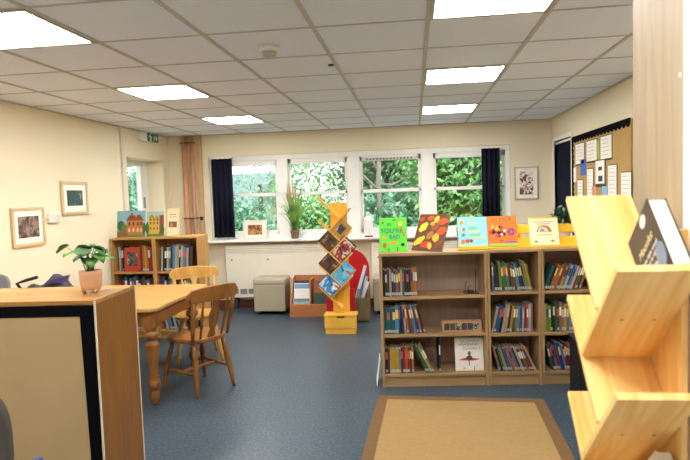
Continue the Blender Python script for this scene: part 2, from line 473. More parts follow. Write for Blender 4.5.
radiator(at(225, 246, 1, ry).x, at(352, 243, 1, ry).x, 'long cream radiator cover under the left half of the window')
radiator(at(371, 243, 1, ry).x, 1.2, 'second cream radiator cover, partly hidden behind the wide low bookcase')

# ------------------------------------------------------------------ wall pictures
def picture(label, w, h, M_loc, rotz, cols, fw=.03, mount=.05, fcol='#cdb58b', scale=9, tilt=0, group=None, lean=0):
    t = thing('framed_picture', label, 'picture', M_loc, (lean, 0, rotz), group)
    t.rotation_mode = 'XYZ'
    R = Matrix.Rotation(tilt, 4, 'Y')
    m2 = MB(R)
    for s in (-1, 1):
        m2.box(-w/2, w/2, -.022, 0, s*(h/2-fw/2)-fw/2, s*(h/2-fw/2)+fw/2); m2.box(s*(w/2-fw/2)-fw/2, s*(w/2-fw/2)+fw/2, -.022, 0, -h/2+fw, h/2-fw)
    m2.build('frame', wood(fcol, fcol, (8, 8, 8), .4), t, bevel=.003)
    MB(R).box(-w/2+fw, w/2-fw, -.012, -.004, -h/2+fw, h/2-fw).build('mount', plain('#efe9dc', .7), t)
    mm = fw+mount
    MB(R).box(-w/2+mm, w/2-mm, -.0135, -.011, -h/2+mm, h/2-mm).build('print', picture_mat('print', cols, scale), t)
    return t
g = 'framed pictures on the walls'
picture('square framed sketch of a house on the left wall, lower and larger one', .432, .345, (XL+.002, 4.668, 1.352), PI/2, ['#2b2a2c', '#6d4f45', '#8e8378', '#a36f58', '#cbc2b4'], .028, .05, tilt=-.0, scale=16, group=g)
picture('framed picture with green and dark blue figures, upper one on the left wall', .445, .335, (XL+.002, 5.39, 1.60), PI/2, ['#20302a', '#3c5546', '#334a66', '#8a8f4a', '#9a8577'], .03, .06, scale=15, group=g)
picture('portrait framed poster of a tree on the back wall beside the right curtain', .30, .425, (1.462, YW-.002, 1.612), 0, ['#2f4a3a', '#87433a', '#e9e4d8', '#9a5a4a', '#e9e4d8', '#5a7360'], .014, .05, fcol='#b9ad98', scale=14, group=g)
m2 = thing('wall_socket_box', 'small white plastic box on the left wall between two pictures', 'box', (XL, 5.03, 1.415))
MB().box(0, .035, -.09, .09, -.045, .045).build('box_cover', WHITE, m2, bevel=.006)
MB().box(.035, .039, -.07, .06, -.03, .03).build('box_panel', plain('#d8d3c6', .4), m2)
MB().tube([(.015, -.09, -.0), (.015, -.17, -.01), (.012, -.2, -.01)], .006, 6).build('cable', WHITE, m2)

# ------------------------------------------------------------------ notice board on the right wall
BY0, BY1, BZ0, BZ1 = 4.93, 6.66, 1.0, 2.09
t = thing('notice_board', 'large tan notice board with scalloped black border on the right wall', 'notice board', (XR-.002, (BY0+BY1)/2, BZ0))
hw = (BY1-BY0)/2; hh = BZ1-BZ0
MB().box(-.02, 0, -hw, hw, 0, hh).build('board', weave('#a5854f', '#b5945e', 90), t)
def scallop(n, L):
    out = [(0, 0)]
    for k in range(n*4+1):
        out.append((L*k/(n*4), -  .045-.03*abs(math.sin(PI*k/4))))
    out.append((L, 0)); return out
m2 = MB()
pl = scallop(18, 2*hw)
m2.prism([(-hw+a, hh+b+.005) for a, b in pl], -.026, -.02, 'x')
m2.prism([(hw+.005+b, a*(hh/hw/2)) for a, b in pl][::-1], -.026, -.02, 'x')
m2.build('border', plain('#0c0c0f', .95, .05), t)
MATTBLACK = plain('#0c0c0f', .95, .05)
PAPER = plain('#e6e1d6', .8, .15, var=.02)
BLUEP = plain('#3c5fa8', .7); GREENP = plain('#9cae3e', .7); PEACH = plain('#e59a78', .7); SKYP = plain('#7fb0cf', .7)
INK = plain('#aaa7a4', .8)
papers = [ (575.5, 145, 584.5, 163, PAPER, 'white sheet at the top left corner of the notice board'),
    (586.5, 142, 597, 160, PAPER, 'white sheet second from left along the top of the notice board'),
    (600.5, 137.5, 612, 157.5, PAPER, 'white sheet third from left along the top of the notice board'),
    (580.5, 160, 586.5, 175, BLUEP, 'small blue leaflet on the notice board below the top left sheet'),
    (597, 141, 600, 158, GREENP, 'narrow green strip between two white sheets on the notice board'),
    (595.5, 162, 605.5, 185, PAPER, 'white sheet with two pictures and a dark edge in the board centre'),
    (608, 166.5, 617, 198, PAPER, 'tall white list right of the two picture sheet on the board'),
    (587, 170, 593.5, 198, PAPER, 'narrow tall white list left of the two picture sheet on the board'),
    (621, 174, 631.5, 198, PAPER, 'white sheet at the right end of the notice board'),
    (577.5, 181, 583, 198, PAPER, 'small white sheet low on the left of the notice board'),
    (602, 187, 607.5, 196, SKYP, 'small pale blue card low on the notice board'),
    (592, 187, 596, 196, PEACH, 'tiny orange card low on the notice board'),
    (573.5, 168, 576.5, 182, PAPER, 'narrow white strip on the left edge of the notice board')]
xp = XR-.0235
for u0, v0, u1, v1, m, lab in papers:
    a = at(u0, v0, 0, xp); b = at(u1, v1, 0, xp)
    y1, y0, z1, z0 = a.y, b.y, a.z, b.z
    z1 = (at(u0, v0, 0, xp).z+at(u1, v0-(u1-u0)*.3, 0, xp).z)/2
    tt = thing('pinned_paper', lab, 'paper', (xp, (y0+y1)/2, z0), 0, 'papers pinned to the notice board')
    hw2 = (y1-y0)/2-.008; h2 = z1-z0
    if m is PAPER and hw2 > .07: MB().box(-.0005, .001, -hw2-.016, hw2+.006, -.018, h2+.008).build('dark_offset_sheet', plain('#3a342e', .8), tt)  # dark sheet behind the paper, offset towards its lower right
    MB().box(-.0025, -.0005, -hw2, hw2, 0, h2, 0).build('sheet', m, tt)
    if m is PAPER and hw2 > .07:
        m3 = MB()
        if 'two pictures' in lab:
            m3.box(-.0035, -.0025, -hw2, hw2, 0, .015); m3.box(-.0035, -.0025, -hw2, -hw2+.012, 0, h2)
            m3.box(-.0035, -.0025, -hw2*.5, hw2*.4, h2*.15, h2*.38); m3.box(-.0035, -.0025, -hw2*.4, hw2*.4, h2*.6, h2*.75)
        else:
            for k in range(int(h2/.035)):
                z = h2-.03-k*.035
                if z > .02: m3.box(-.0032, -.0025, -hw2*random.uniform(.4, .8), hw2*.8, z-.003, z+.002)
        m3.build('printed_lines', INK if 'two pictures' not in lab else plain('#3f4048', .8), tt)

# ------------------------------------------------------------------ bookcases
def bookcase(label, w, h, d, shelf_z, loc, rotz, mv, mh, mback, plinth=.1, group=None, th=.02):
    t = thing('bookcase', label, 'bookcase', loc, rotz, group)
    MB().box(0, th, 0, d, 0, h-.022).build('side_panel', mv, t, bevel=.0015)
    MB().box(w-th, w, 0, d, 0, h-.022).build('side_panel', mv, t, bevel=.0015)
    MB().box(0, w, -.004, d, h-.022, h).build('top', mh, t, bevel=.002)
    MB().box(th, w-th, d-.012, d, plinth, h-.022).build('back_panel', mback, t)
    for z in shelf_z:
        MB().box(th, w-th, .004, d-.012, z-.022, z).build('shelf', mh, t, bevel=.0015)
    MB().box(th, w-th, .02, .036, 0, shelf_z[-1]-.022).build('kickboard', mh, t)
    return t
ROT = .080; BC0 = Vector((-.283, 4.43, 0)); ux = Vector((math.cos(ROT), math.sin(ROT), 0)); uy = Vector((-math.sin(ROT), math.cos(ROT), 0))
HB = 1.072
zs1 = [.725, .425, .105]; zs2 = [.745, .415, .105]
gb = 'low oak bookcases'
W1, W2, W3 = .835, .415, .435
bookcase('widest low oak bookcase with books at the left and a white book displayed', W1, HB, .30, zs1, BC0, ROT, OAK, OAK_X, OAK_BACK, group=gb)
bookcase('narrow low oak bookcase full of books, middle of the row of three', W2-.003, HB+.004, .30, zs2, BC0+ux*(W1+.003), ROT, OAK, OAK_X, OAK_BACK, group=gb)
bookcase('narrow low oak bookcase at the right end, behind the pine tree shelf', W3-.003, HB+.004, .30, zs2, BC0+ux*(W1+W2+.003), ROT, OAK, OAK_X, OAK_BACK, group=gb)

PAL = {'dark blue': '#24365f', 'blue': '#2f6aa8', 'light blue': '#6fa3cc', 'teal': '#1d6f76', 'green': '#3f7f3f', 'dark green': '#26452f', 'lime green': '#8fb43a', 'yellow': '#d9b53a',
       'orange': '#cf7a2e', 'red': '#a82a2a', 'dark red': '#6a1d24', 'pink': '#c67f8f', 'purple': '#5d3f7a', 'white': '#d9d5cc', 'cream': '#cfc19c', 'grey': '#85868a', 'black': '#1f1f24', 'brown': '#6b452c', 'tan': '#a8814f'}
PAGES = plain('#d8ccb0', .85, .1, var=.03)
TAGW = plain('#a9abad', .6)
ORD = ['first', 'second', 'third', 'fourth', 'fifth', 'sixth', 'seventh', 'eighth', 'ninth', 'tenth', 'eleventh', 'twelfth', 'thirteenth', 'fourteenth', 'fifteenth', 'sixteenth', 'seventeenth', 'eighteenth', 'nineteenth', 'twentieth']
def dark(h, k=.74): return '#%02x%02x%02x' % tuple(int(int(h[i:i+2], 16)*k) for i in (1, 3, 5))
def book_mesh(col, t, d, h, tagged, stripe):
    b = MB()
    b.box(.002, t-.002, .003, d-.004, .003, h-.004, 1)
    b.box(0, .002, 0, d, 0, h, 0); b.box(t-.002, t, 0, d, 0, h, 0); b.box(.002, t-.002, 0, .003, 0, h, 0)
    if tagged: b.box(.0008, t-.0008, -.0012, 0, .01, .032, 2)
    if stripe: b.box(.0015, t-.0015, -.001, 0, h*.55, h*.85, 3)
    return b
def book_row(base, rotz, row, where, x0, zshelf, yoff, group, depth=.17, seq0=0):
    """row: (colour, thickness, height, lean in degrees: + leans left, - leans right)"""
    x = x0
    c, s = math.cos(rotz), math.sin(rotz)
    out = []
    for n, (col, t, h, lean) in enumerate(row):
        phi = math.radians(lean); d = depth*random.uniform(.88, 1.0)
        tagged = random.random() < .7; stripe = random.random() < .6
        st = plain(random.choice(['#e6dfc8', '#d8c46a', '#2c3550', '#b8b8b8', '#c25a4a']), .6)
        o = book_mesh(col, t, d, h, tagged, stripe).build('book', [plain(dark(PAL[col]), .5, .4), PAGES, TAGW, st])
        k = n+seq0
        tag(o, f'{col} book, {ORD[k]} from left on {where}', 'book', group)
        if n > 0:
            pl = math.radians(row[n-1][3]); pt = row[n-1][1]; ph = row[n-1][2]
            # gap so that a change of lean does not make the books cross
            if phi > pl: x += max(0, min(h, ph)*(math.sin(phi)-math.sin(pl))) if pl >= 0 else max(0, min(h, ph)*(math.sin(phi)-math.sin(pl)))
            elif phi < pl and pl > 0: x += 0
        dz = .0005
        lx = x + (t*math.sin(0))
        if phi >= 0: piv = lx
        else: piv = lx
        # lowest corner touches the shelf: left corner when leaning left, right corner when leaning right
        zz = zshelf+dz + (t*math.sin(-phi) if phi < 0 else 0)
        wx_, wy_ = piv, yoff+random.uniform(0, .006)
        o.location = (base.x+wx_*c-wy_*s, base.y+wx_*s+wy_*c, zz)
        o.rotation_euler = (0, -phi, rotz)
        x += t/math.cos(phi)+.0012
        out.append(o)
    return x
def row(cols, t=(.012, .022), h=(.2, .235), lean=0):
    return [(c, random.uniform(*t), random.uniform(*h), lean) for c in cols]
B1, B2, B3 = BC0, BC0+ux*(W1+.003), BC0+ux*(W1+W2+.003)
nm1, nm2, nm3 = 'the widest low bookcase', 'middle low bookcase', 'right end low bookcase'
yo = .03
# widest unit
book_row(B1, ROT, row(['black', 'dark green', 'brown', 'cream', 'dark blue', 'purple', 'grey', 'red', 'cream', 'green', 'dark blue', 'black', 'dark red'], (.013, .018), (.2, .225))+row(['tan', 'orange', 'orange'], (.013, .017), (.215, .225)), 'top shelf of widest low bookcase', .025, zs1[0], yo, 'books on the widest low bookcase')
r = [('teal', .021, .205, 0)]*4+[('light blue', .022, .225, 0), ('blue', .014, .22, 0), ('dark blue', .014, .225, 3), ('cream', .014, .23, 5), ('pink', .014, .23, 6), ('red', .016, .225, 7), ('green', .012, .225, 8), ('light blue', .015, .23, 9), ('purple', .014, .225, 10), ('grey', .014, .23, 12), ('dark red', .014, .235, 16)]
book_row(B1, ROT, r, 'middle shelf of widest low bookcase', .025, zs1[1], yo, 'books on the widest low bookcase')
r = [('black', .02, .205, 0), ('purple', .014, .2, 0), ('yellow', .04, .2, 0), ('yellow', .03, .2, 0), ('light blue', .014, .2, 0), ('dark red', .014, .21, 0), ('red', .018, .215, 0), ('orange', .016, .21, 0), ('red', .018, .21, 0), ('dark blue', .014, .215, 0), ('orange', .014, .2, 0)]
x = book_row(B1, ROT, r, 'bottom shelf of widest low bookcase', .025, zs1[2], yo, 'books on the widest low bookcase')
r = [('dark green', .014, .24, 25), ('green', .018, .225, 25.5), ('cream', .014, .215, 26), ('tan', .014, .235, 26.5)]
x2 = book_row(B1, ROT, r, 'bottom shelf of widest low bookcase', x+.095, zs1[2], yo, 'books on the widest low bookcase', seq0=11)
book_row(B1, ROT, [('black', .012, .26, 0)], 'bottom shelf of widest low bookcase', x2+.03, zs1[2], yo, 'books on the widest low bookcase', seq0=15)
# middle unit
gm = 'books on the middle low bookcase'
r = row(['grey', 'dark blue', 'black', 'lime green', 'green', 'green', 'grey', 'dark green', 'red', 'green', 'light blue', 'dark blue', 'black', 'grey', 'lime green', 'yellow'], (.013, .019), (.2, .24))
r = [(c, t, h, 2+k*.7) for k, (c, t, h, l) in enumerate(r)]
book_row(B2, ROT, r, 'top shelf of '+nm2, .045, zs2[0], yo, gm)
r = [(c, t, h, -14+k*1.0) for k, (c, t, h, l) in enumerate(row(['cream', 'blue', 'blue', 'black', 'cream', 'cream', 'dark red', 'yellow', 'green', 'tan', 'light blue', 'blue', 'cream', 'red'], (.014, .018), (.2, .235)))]
r += row(['pink', 'white', 'pink'], (.012, .016), (.2, .23), 0)
book_row(B2, ROT, r, 'middle shelf of '+nm2, .026, zs2[1], yo, gm)
r = [(c, t, h, 15+k*.7) for k, (c, t, h, l) in enumerate(row(['grey', 'black', 'green', 'yellow', 'blue', 'blue', 'orange', 'pink', 'grey', 'dark blue', 'white', 'dark red', 'tan', 'brown', 'red', 'cream'], (.013, .016), (.185, .215)))]
book_row(B2, ROT, r, 'bottom shelf of '+nm2, .085, zs2[2], yo, gm)
# right unit
gr_ = 'books on the right end low bookcase'
r = [(c, t, h, -20) for (c, t, h, l) in row(['teal', 'black', 'orange', 'orange', 'tan', 'red', 'yellow', 'grey', 'white', 'blue', 'light blue', 'white', 'red', 'green', 'black', 'orange'], (.013, .017), (.19, .215))]
book_row(B3, ROT, r, 'top shelf of '+nm3, .03, zs2[0], yo, gr_)
book_row(B3, ROT, row(['cream', 'lime green', 'lime green', 'dark green', 'black', 'green', 'brown', 'grey', 'orange', 'yellow', 'grey', 'light blue', 'grey', 'dark blue', 'tan', 'red'], (.014, .02), (.2, .235)), 'middle shelf of '+nm3, .028, zs2[1], yo, gr_)
r = [(c, t, h, 13) for (c, t, h, l) in row(['teal', 'dark red', 'grey', 'red', 'blue', 'dark blue', 'light blue', 'red', 'dark red', 'red', 'orange', 'white', 'red', 'brown', 'blue', 'cream', 'green'], (.013, .018), (.19, .225))]
book_row(B3, ROT, r, 'bottom shelf of '+nm3, .085, zs2[2], yo, gr_)

# corner pair of bookcases on the left
CB = Vector((-3.405, 6.0, 0)); HC = 1.14; zc = [.755, .42, .09]
gc = 'oak bookcases in the left corner'
bookcase('left oak bookcase of the corner pair with a house picture on top', .51, HC, .31, zc, CB, 0, CORNER_OAK, CORNER_OAK_X, CORNER_OAK, group=gc)
bookcase('right oak bookcase of the corner pair with a cream card on top', .515, HC, .31, zc, CB+Vector((.512, 0, 0)), 0, CORNER_OAK, CORNER_OAK_X, CORNER_OAK, group=gc)
C1, C2 = CB, CB+Vector((.512, 0, 0))
gcb = 'books in the left corner bookcases'
yo2 = .03
book_row(C1, 0, row(['white', 'grey', 'black'], (.016, .02), (.27, .29)), 'top shelf of left corner bookcase', .05, zc[0], yo2+.05, gcb, .15)
book_row(C1, 0, row(['dark red', 'orange', 'yellow', 'orange', 'red', 'red'], (.02, .026), (.27, .3)), 'top shelf of left corner bookcase', .335, zc[0], yo2, gcb, .2, seq0=4)
r = [(c, t, h, -4) for (c, t, h, l) in row(['white', 'dark green', 'black', 'white', 'grey', 'dark green', 'light blue', 'white', 'cream', 'dark green', 'white', 'light blue', 'grey', 'white', 'dark blue', 'brown'], (.018, .025), (.25, .3))]
book_row(C2, 0, r, 'top shelf of right corner bookcase', .055, zc[0], yo2, gcb, .2)
book_row(C1, 0, row(['brown', 'dark red', 'red', 'teal', 'dark blue', 'light blue', 'black', 'teal', 'dark blue', 'red', 'dark green', 'brown', 'teal', 'grey'], (.02, .028), (.23, .28)), 'middle shelf of left corner bookcase', .05, zc[1], yo2, gcb, .2)
book_row(C2, 0, row(['dark blue', 'purple', 'black', 'dark red', 'teal', 'grey', 'white', 'dark green', 'black', 'brown', 'red', 'dark blue', 'grey', 'tan'], (.02, .028), (.23, .28)), 'middle shelf of right corner bookcase', .04, zc[1], yo2, gcb, .2)
r = [(c, t, h, 12) for (c, t, h, l) in row(['white', 'grey', 'light blue', 'dark green', 'white', 'teal', 'cream', 'dark red', 'white', 'grey', 'black', 'white', 'blue'], (.02, .026), (.22, .27))]
book_row(C2, 0, r, 'bottom shelf of right corner bookcase', .09, zc[2], yo2, gcb, .2)
book_row(C1, 0, row(['white', 'red', 'grey', 'pink', 'white', 'dark blue', 'cream', 'red', 'white', 'teal'], (.022, .03), (.22, .27)), 'bottom shelf of left corner bookcase', .06, zc[2], yo2, gcb, .2)

# ------------------------------------------------------------------ face-out books and cards
def display_book(label, w, h, th, cover, loc, yaw=0, lean=.22, cat='book', group=None, name='picture_book', roll=0):
    t = thing(name, label, cat, (loc[0], loc[1], loc[2]+th*math.sin(lean)+.0006), (-lean, 0, yaw), group)
    if roll:
        t.rotation_mode = 'QUATERNION'
        t.rotation_quaternion = (Matrix.Rotation(yaw, 4, 'Z') @ Matrix.Rotation(-lean, 4, 'X') @ Matrix.Rotation(roll, 4, 'Y')).to_quaternion()
    m2 = MB(); m2.box(-w/2, w/2, 0, .002, 0, h); m2.box(-w/2, w/2, th-.002, th, 0, h); m2.box(-w/2, -w/2+.003, .002, th-.002, 0, h)
    m2.build('cover', cover, t)
    MB().box(-w/2+.003, w/2-.004, .002, th-.002, .003, h-.003).build('pages', PAGES, t)
    return t
def art(t, shapes, name='illustration', y=-.001):
    """shapes: (polygon in xz, material)"""
    m2 = MB(); mats = []
    for poly, m in shapes:
        if m not in mats: mats.append(m)
        m2.prism(poly, y-.0002*len(mats), 0, 'y', mats.index(m))
    return m2.build(name, mats, t)
def rect(x0, x1, z0, z1): return [(x0, z0), (x1, z0), (x1, z1), (x0, z1)]
P_ = lambda h: plain(h, .55, .35)
ztop = HB+.001
def on_case(s, back): return BC0+ux*s+uy*back
gd = 'picture books displayed on top of the low bookcases'
# green book
q = on_case(.118, .10)
t = display_book('bright green picture book with blue lettering standing on the wide bookcase', .222, .275, .012, P_('#5fd13a'), (q.x, q.y, ztop), ROT-.02, .2, group=gd)
BL = P_('#1d5f6e')
text('title_lettering', 'W', .04, BL, t, (-.03, -.0012, .218)); text('title_lettering', "YOU'RE", .052, BL, t, (-.012, -.0012, .168)); text('title_lettering', 'BAD', .045, P_('#204a8a'), t, (.012, -.0012, .118))
art(t, [(ngon(-.07, .115, .016, .014), P_('#e2a12c')), (ngon(-.07, .05, .017, .022), P_('#c0582b')), (ngon(.0, .07, .035, .012), P_('#e2902c')), (ngon(.075, .055, .016, .014), P_('#23402a')),
        ([(.055, .21), (.066, .215), (.095, .12), (.085, .115)], P_('#c46a34')), (ngon(.06, .225, .016, .02), P_('#e3c44a')), (ngon(-.08, .235, .008, .008), P_('#8a3a2a')), (ngon(.01, .255, .012, .006), P_('#2a6a2a')),
        (rect(-.04, -.034, 0, .03), BLACK), (rect(.03, .036, 0, .035), BLACK)])
# brown leaf book
q = on_case(.375, .09)
t = display_book('brown picture book of red and yellow autumn leaves, tilted on its stand', .285, .315, .014, P_('#5e3a1e'), (q.x, q.y, ztop), ROT-.70, .47, group=gd)
LEAFS = [(-.08, .20, .05, .034, .9, '#d8b32a'), (-.09, .08, .06, .03, .7, '#c9b432'), (-.03, .28, .03, .022, .3, '#d2541f'), (.03, .27, .032, .025, 1.2, '#c8a83a'), (.09, .25, .05, .03, .2, '#d4481c'), (.03, .2, .035, .03, .4, '#8a4a22'),
         (.10, .17, .045, .035, .5, '#d94a1c'), (0, .13, .04, .03, 1.0, '#a06a2a'), (.06, .11, .03, .04, .1, '#d7a02a'), (-.02, .05, .05, .03, .2, '#c8381a'), (.1, .06, .04, .03, .8, '#7a3a1a'), (.02, .04, .02, .035, .4, '#c9aa36'), (-.11, .27, .025, .02, .5, '#b8401c'), (.0, .23, .02, .02, 0, '#d8902a')]
art(t, [([(cx+a*math.cos(2*PI*k/12)*math.cos(r)-b*math.sin(2*PI*k/12)*math.sin(r)*(1 if k % 2 else .75), cz+a*math.cos(2*PI*k/12)*math.sin(r)+b*math.sin(2*PI*k/12)*math.cos(r)*(1 if k % 2 else .75)) for k in range(12)], P_(c)) for cx, cz, a, b, r, c in LEAFS])
# easels under the first two
for s, back, lab in ((.118, .125, 'small black wire easel behind the bright green book'), (.385, .125, 'small black wire easel behind the brown autumn leaves book')):
    q = on_case(s, back+.02)
    tt = thing('book_easel', lab, 'stand', (q.x, q.y, ztop), ROT)
    m2 = MB()
    m2.tube([(-.04, .10, .003), (0, .07, .15), (.04, .10, .003)], .0025, 6); m2.tube([(-.05, .10, .004), (.05, .10, .004)], .0025, 6)
    m2.build('easel_wire', BLACK, tt)
# yellow display ledge with three books
q0 = on_case(.63, .10); L = 1.0
t = thing('display_ledge', 'long yellow two-rail display ledge on top of the narrow bookcases', 'display stand', (q0.x, q0.y, HB+.005), ROT)
LE = .25
R = Matrix.Rotation(-LE, 4, 'X')
MB(R).box(0, L, .018, .034, .008, .085).build('rail', YELLOW, t, bevel=.004)
MB(R).box(0, L, .018, .034, .12, .19).build('rail', YELLOW, t, bevel=.004)
MB().box(0, L, -.03, .03, 0, .012).build('foot_ledge', YELLOW, t, bevel=.003)
for x in (.02, .5, L-.04):
    m2 = MB(); m2.prism([(.02, .012), (.12, 0), (.12, .012), (.085, .18), (.075, .18)], x, x+.02, 'x'); m2.prism([(.0, .0), (.12, 0), (.12, .012), (.0, .012)], x, x+.02, 'x')
    m2.build('bracket', YELLOW, t)
def on_ledge(s): return BC0+ux*s+uy*.095
zl = HB+.005+.013
q = on_ledge(.752)
t = display_book('pale blue picture book with orange fruit shapes on the yellow ledge', .232, .245, .012, P_('#8cc9dd'), (q.x, q.y, zl), ROT, LE, group=gd)
sh = []
for cx, cz, r, c in ((-.085, .2, .017, '#e2953a'), (-.07, .145, .015, '#e0703a'), (-.075, .1, .014, '#4f9a5a'), (-.08, .045, .018, '#d9752e'), (-.045, .05, .016, '#c8552a'), (-.015, .05, .014, '#7a5a3a')): sh.append((ngon(cx, cz, r, r), P_(c)))
for k, z in enumerate((.19, .155, .125, .1)): sh.append((rect(-.03, .03+.01*k, z-.006, z+.006), P_('#e8dd6a' if k % 2 == 0 else '#6cc0a0')))
for k in range(5): sh.append((rect(-.02+.025*k, -.005+.025*k, .07, .085), P_('#e6d850')))
sh.append((rect(-.116, .116, 0, .012), P_('#e6c33a')))
art(t, sh)
q = on_ledge(.988)
t = display_book('orange picture book titled in green capitals on the yellow ledge', .232, .245, .014, P_('#ef7a2a'), (q.x, q.y, zl), ROT, LE, group=gd)
text('title_lettering', 'ELMER', .058, P_('#5f6f3a'), t, (-.0, -.0012, .213)).scale = (1.0, 1, 1)
sh = [(rect(-.116, .116, 0, .022), P_('#8fbf5a')), ([(-.0, .028), (.11, .028), (.105, .042), (.01, .04)], P_('#8a5a9a'))]
for k in range(6):
    a = 2*PI*k/6; sh.append((ngon(.068+.02*math.cos(a), .115+.022*math.sin(a), .013, .013, 8), P_('#5a4fa0' if k % 2 else '#c03a6a')))
rnd = random.Random(3)
for k in range(26):
    cx, cz = rnd.uniform(-.105, .02), rnd.uniform(.04, .165); c = rnd.choice(['#d33a2a', '#f3ead8', '#23232a', '#e8c53a', '#d85a9a', '#f3ead8'])
    sh.append((ngon(cx, cz, rnd.uniform(.009, .016), rnd.uniform(.009, .016), 5, rnd.uniform(0, 3)), P_(c)))
art(t, sh)
q = on_ledge(1.315)
t = display_book('cream picture book with a round brown mound drawing on the yellow ledge', .225, .225, .012, P_('#efe3bd'), (q.x, q.y, zl), ROT+.02, LE, group=gd)
sh = [([(.06*math.cos(a), .105+.055*math.sin(a)) for a in [PI*k/10 for k in range(11)]], P_('#b07a3a')), ([(-.01+.042*math.cos(a), .108+.04*math.sin(a)) for a in [PI*k/10 for k in range(11)]], P_('#cfc7b0')),
      (rect(-.112, .112, .215, .225), P_('#e3c33a')), (rect(-.075, .075, .185, .19), P_('#9a8a6a')), (rect(-.055, .055, .168, .173), P_('#9a8a6a')), (rect(-.06, .06, .08, .084), P_('#a08f6f')), (ngon(-.07, .03, .014, .008), P_('#8f9a6a')), (ngon(.06, .032, .014, .008), P_('#8f9a6a')),
      (rect(-.03, .0, .112, .13), P_('#8f8a80'))]
art(t, sh)
p = on_case(1.16, .185)
tag(MB().box(-.045, .045, 0, .005, 0, .06).build('label_card', plain('#9a7b5e', .6), loc=(p.x, p.y, HB+.0055), rot=(-.15, 0, ROT)), 'small brown card behind the gap between the yellow rails', 'card')
# dark green potted plant at the right end
p = on_case(1.50, .235)
t = thing('potted_plant', 'dark green bushy plant in a white pot behind the right end of the ledge', 'plant', (p.x, p.y, HB+.005))
MB().lathe([(.05, 0), (.06, .1), (.062, .15), (.056, .15), (.054, .13)], 18).build('pot', WHITE, t)
m2 = MB()
rnd = random.Random(5)
for k in range(220):
    a = rnd.uniform(0, 2*PI); e = rnd.uniform(.1, 1.4); r = rnd.uniform(.03, .1)
    c = Vector((r*math.cos(a)*math.cos(e)*1.2, r*math.sin(a)*math.cos(e), .17+r*1.5*math.sin(e)))
    R3 = Euler((rnd.uniform(-1, 1), rnd.uniform(-1, 1), a)).to_matrix().to_4x4()
    s = rnd.uniform(.016, .03)
    m2.add([(0, -s*.4, 0), (s, 0, .003), (0, s*.4, 0), (-s, 0, .003)], [(0, 1, 2, 3)], 0, False, Matrix.Translation(c) @ R3)
m2.build('foliage', leaf_mat('dark_leaf', '#13261a', '#234a2c', '#3c6a3a'), t)

# things inside the wide bookcase
q = BC0+ux*.698+uy*.06
t = display_book('white picture book with scribbled lettering and a red ink figure, bottom shelf', .225, .262, .01, P_('#dfdcd6'), (q.x, q.y, zs1[2]), ROT, .16)
m2 = MB()
rnd = random.Random(11)
for line, z, x0, x1 in ((0, .235, -.07, .085), (1, .205, -.085, .07), (2, .175, -.05, .09)):
    n = 26; pts = []
    for k in range(n+1):
        pts.append((x0+(x1-x0)*k/n+.006*math.sin(k*2.1), -.001, z+.011*math.sin(k*1.7+line)+.004*rnd.uniform(-1, 1)))
    m2.tube(pts, .0013, 4)
m2.build('handwritten_lettering', plain('#2c2f38', .6), t)
art(t, [([(-.09, .085), (-.02, .105), (.02, .1), (.09, .09), (.03, .078), (-.03, .08)], P_('#c4402a')), (ngon(0, .1, .024, .02), P_('#43484a')), (ngon(0, .135, .014, .016), P_('#6a6e70')), (rect(-.006, .0, .04, .08), P_('#30343a')), (ngon(-.045, .02, .006, .006), P_('#c4402a')), (rect(.035, .039, 0, .035), BLACK)])
q = BC0+ux*.64+uy*.05
t = thing('photo_strip_box', 'long low box with a strip of coloured pictures on the middle shelf', 'box', (q.x, q.y, zs1[1]+.0005), ROT)
MB().box(-.155, .155, 0, .06, 0, .085).build('box_body', plain('#b98a68', .6), t, bevel=.002)
for k, c in enumerate(('#3f5a5a', '#6a6a3a', '#c8c09a', '#5a4a6a', '#3a5a3a', '#c8c8c0')):
    MB().box(-.14+k*.046, -.098+k*.046, -.0015, 0, .015, .07).build('picture', picture_mat('strip_print', [c, '#2d3436', c, '#bdb69f'], 60), t)
q = BC0+ux*.73+uy*.10
t = thing('wire_bookend', 'small black wire stand at the right of the top shelf', 'stand', (q.x, q.y, zs1[0]+.0005), ROT)
m2 = MB()
m2.tube([(-.05, 0, .003), (-.05, .0, .075), (-.03, .02, .09)], .003, 6); m2.tube([(-.06, -.03, .003), (.05, -.03, .003), (.05, .05, .003), (-.06, .05, .003), (-.06, -.03, .003)], .003, 6)
m2.tube([(.03, 0, .003), (.035, .0, .17), (.03, .03, .19)], .003, 6); m2.tube([(-.02, -.02, .003), (-.03, 0, .05), (0, .01, .06)], .003, 6)
m2.build('wire', BLACK, t)
MB().box(-.035, .02, -.02, .03, .006, .02).build('stand_base', BLACK, t, bevel=.004)
# leaning white sheet beside the left end
tag(MB().box(-.002, .002, 0, .2, 0, .22).build('white_board', WHITE, loc=(BC0.x-.05, BC0.y+.03, 0.001), rot=(0, .14, ROT)), 'small white board leaning on the left side of the wide bookcase', 'board')
# dark crate in front of the right unit
t = thing('storage_crate', 'black storage crate standing before the right end bookcase, half hidden by pine shelf', 'crate', (1.31, 4.27, 0))
m2 = MB(); m2.box(-.17, .17, -.14, .14, 0, .02); m2.box(-.17, -.155, -.14, .14, .02, .42); m2.box(.155, .17, -.14, .14, .02, .42); m2.box(-.155, .155, -.14, -.125, .02, .42); m2.box(-.155, .155, .125, .14, .02, .42)
m2.build('crate_body', BLACK, t, bevel=.004)
MB().box(-.18, .18, -.15, .15, .42, .44).build('crate_lid', BLACK, t, bevel=.006)
tag(MB().tube([(-.05, 0, .012), (-.02, .01, .02), (.03, -.01, .016), (.06, .01, .012)], .012, 8).build('paper_scrap', PAPER, loc=(1.2, 4.22, .441)), 'small white paper scrap lying on the black crate lid', 'paper')

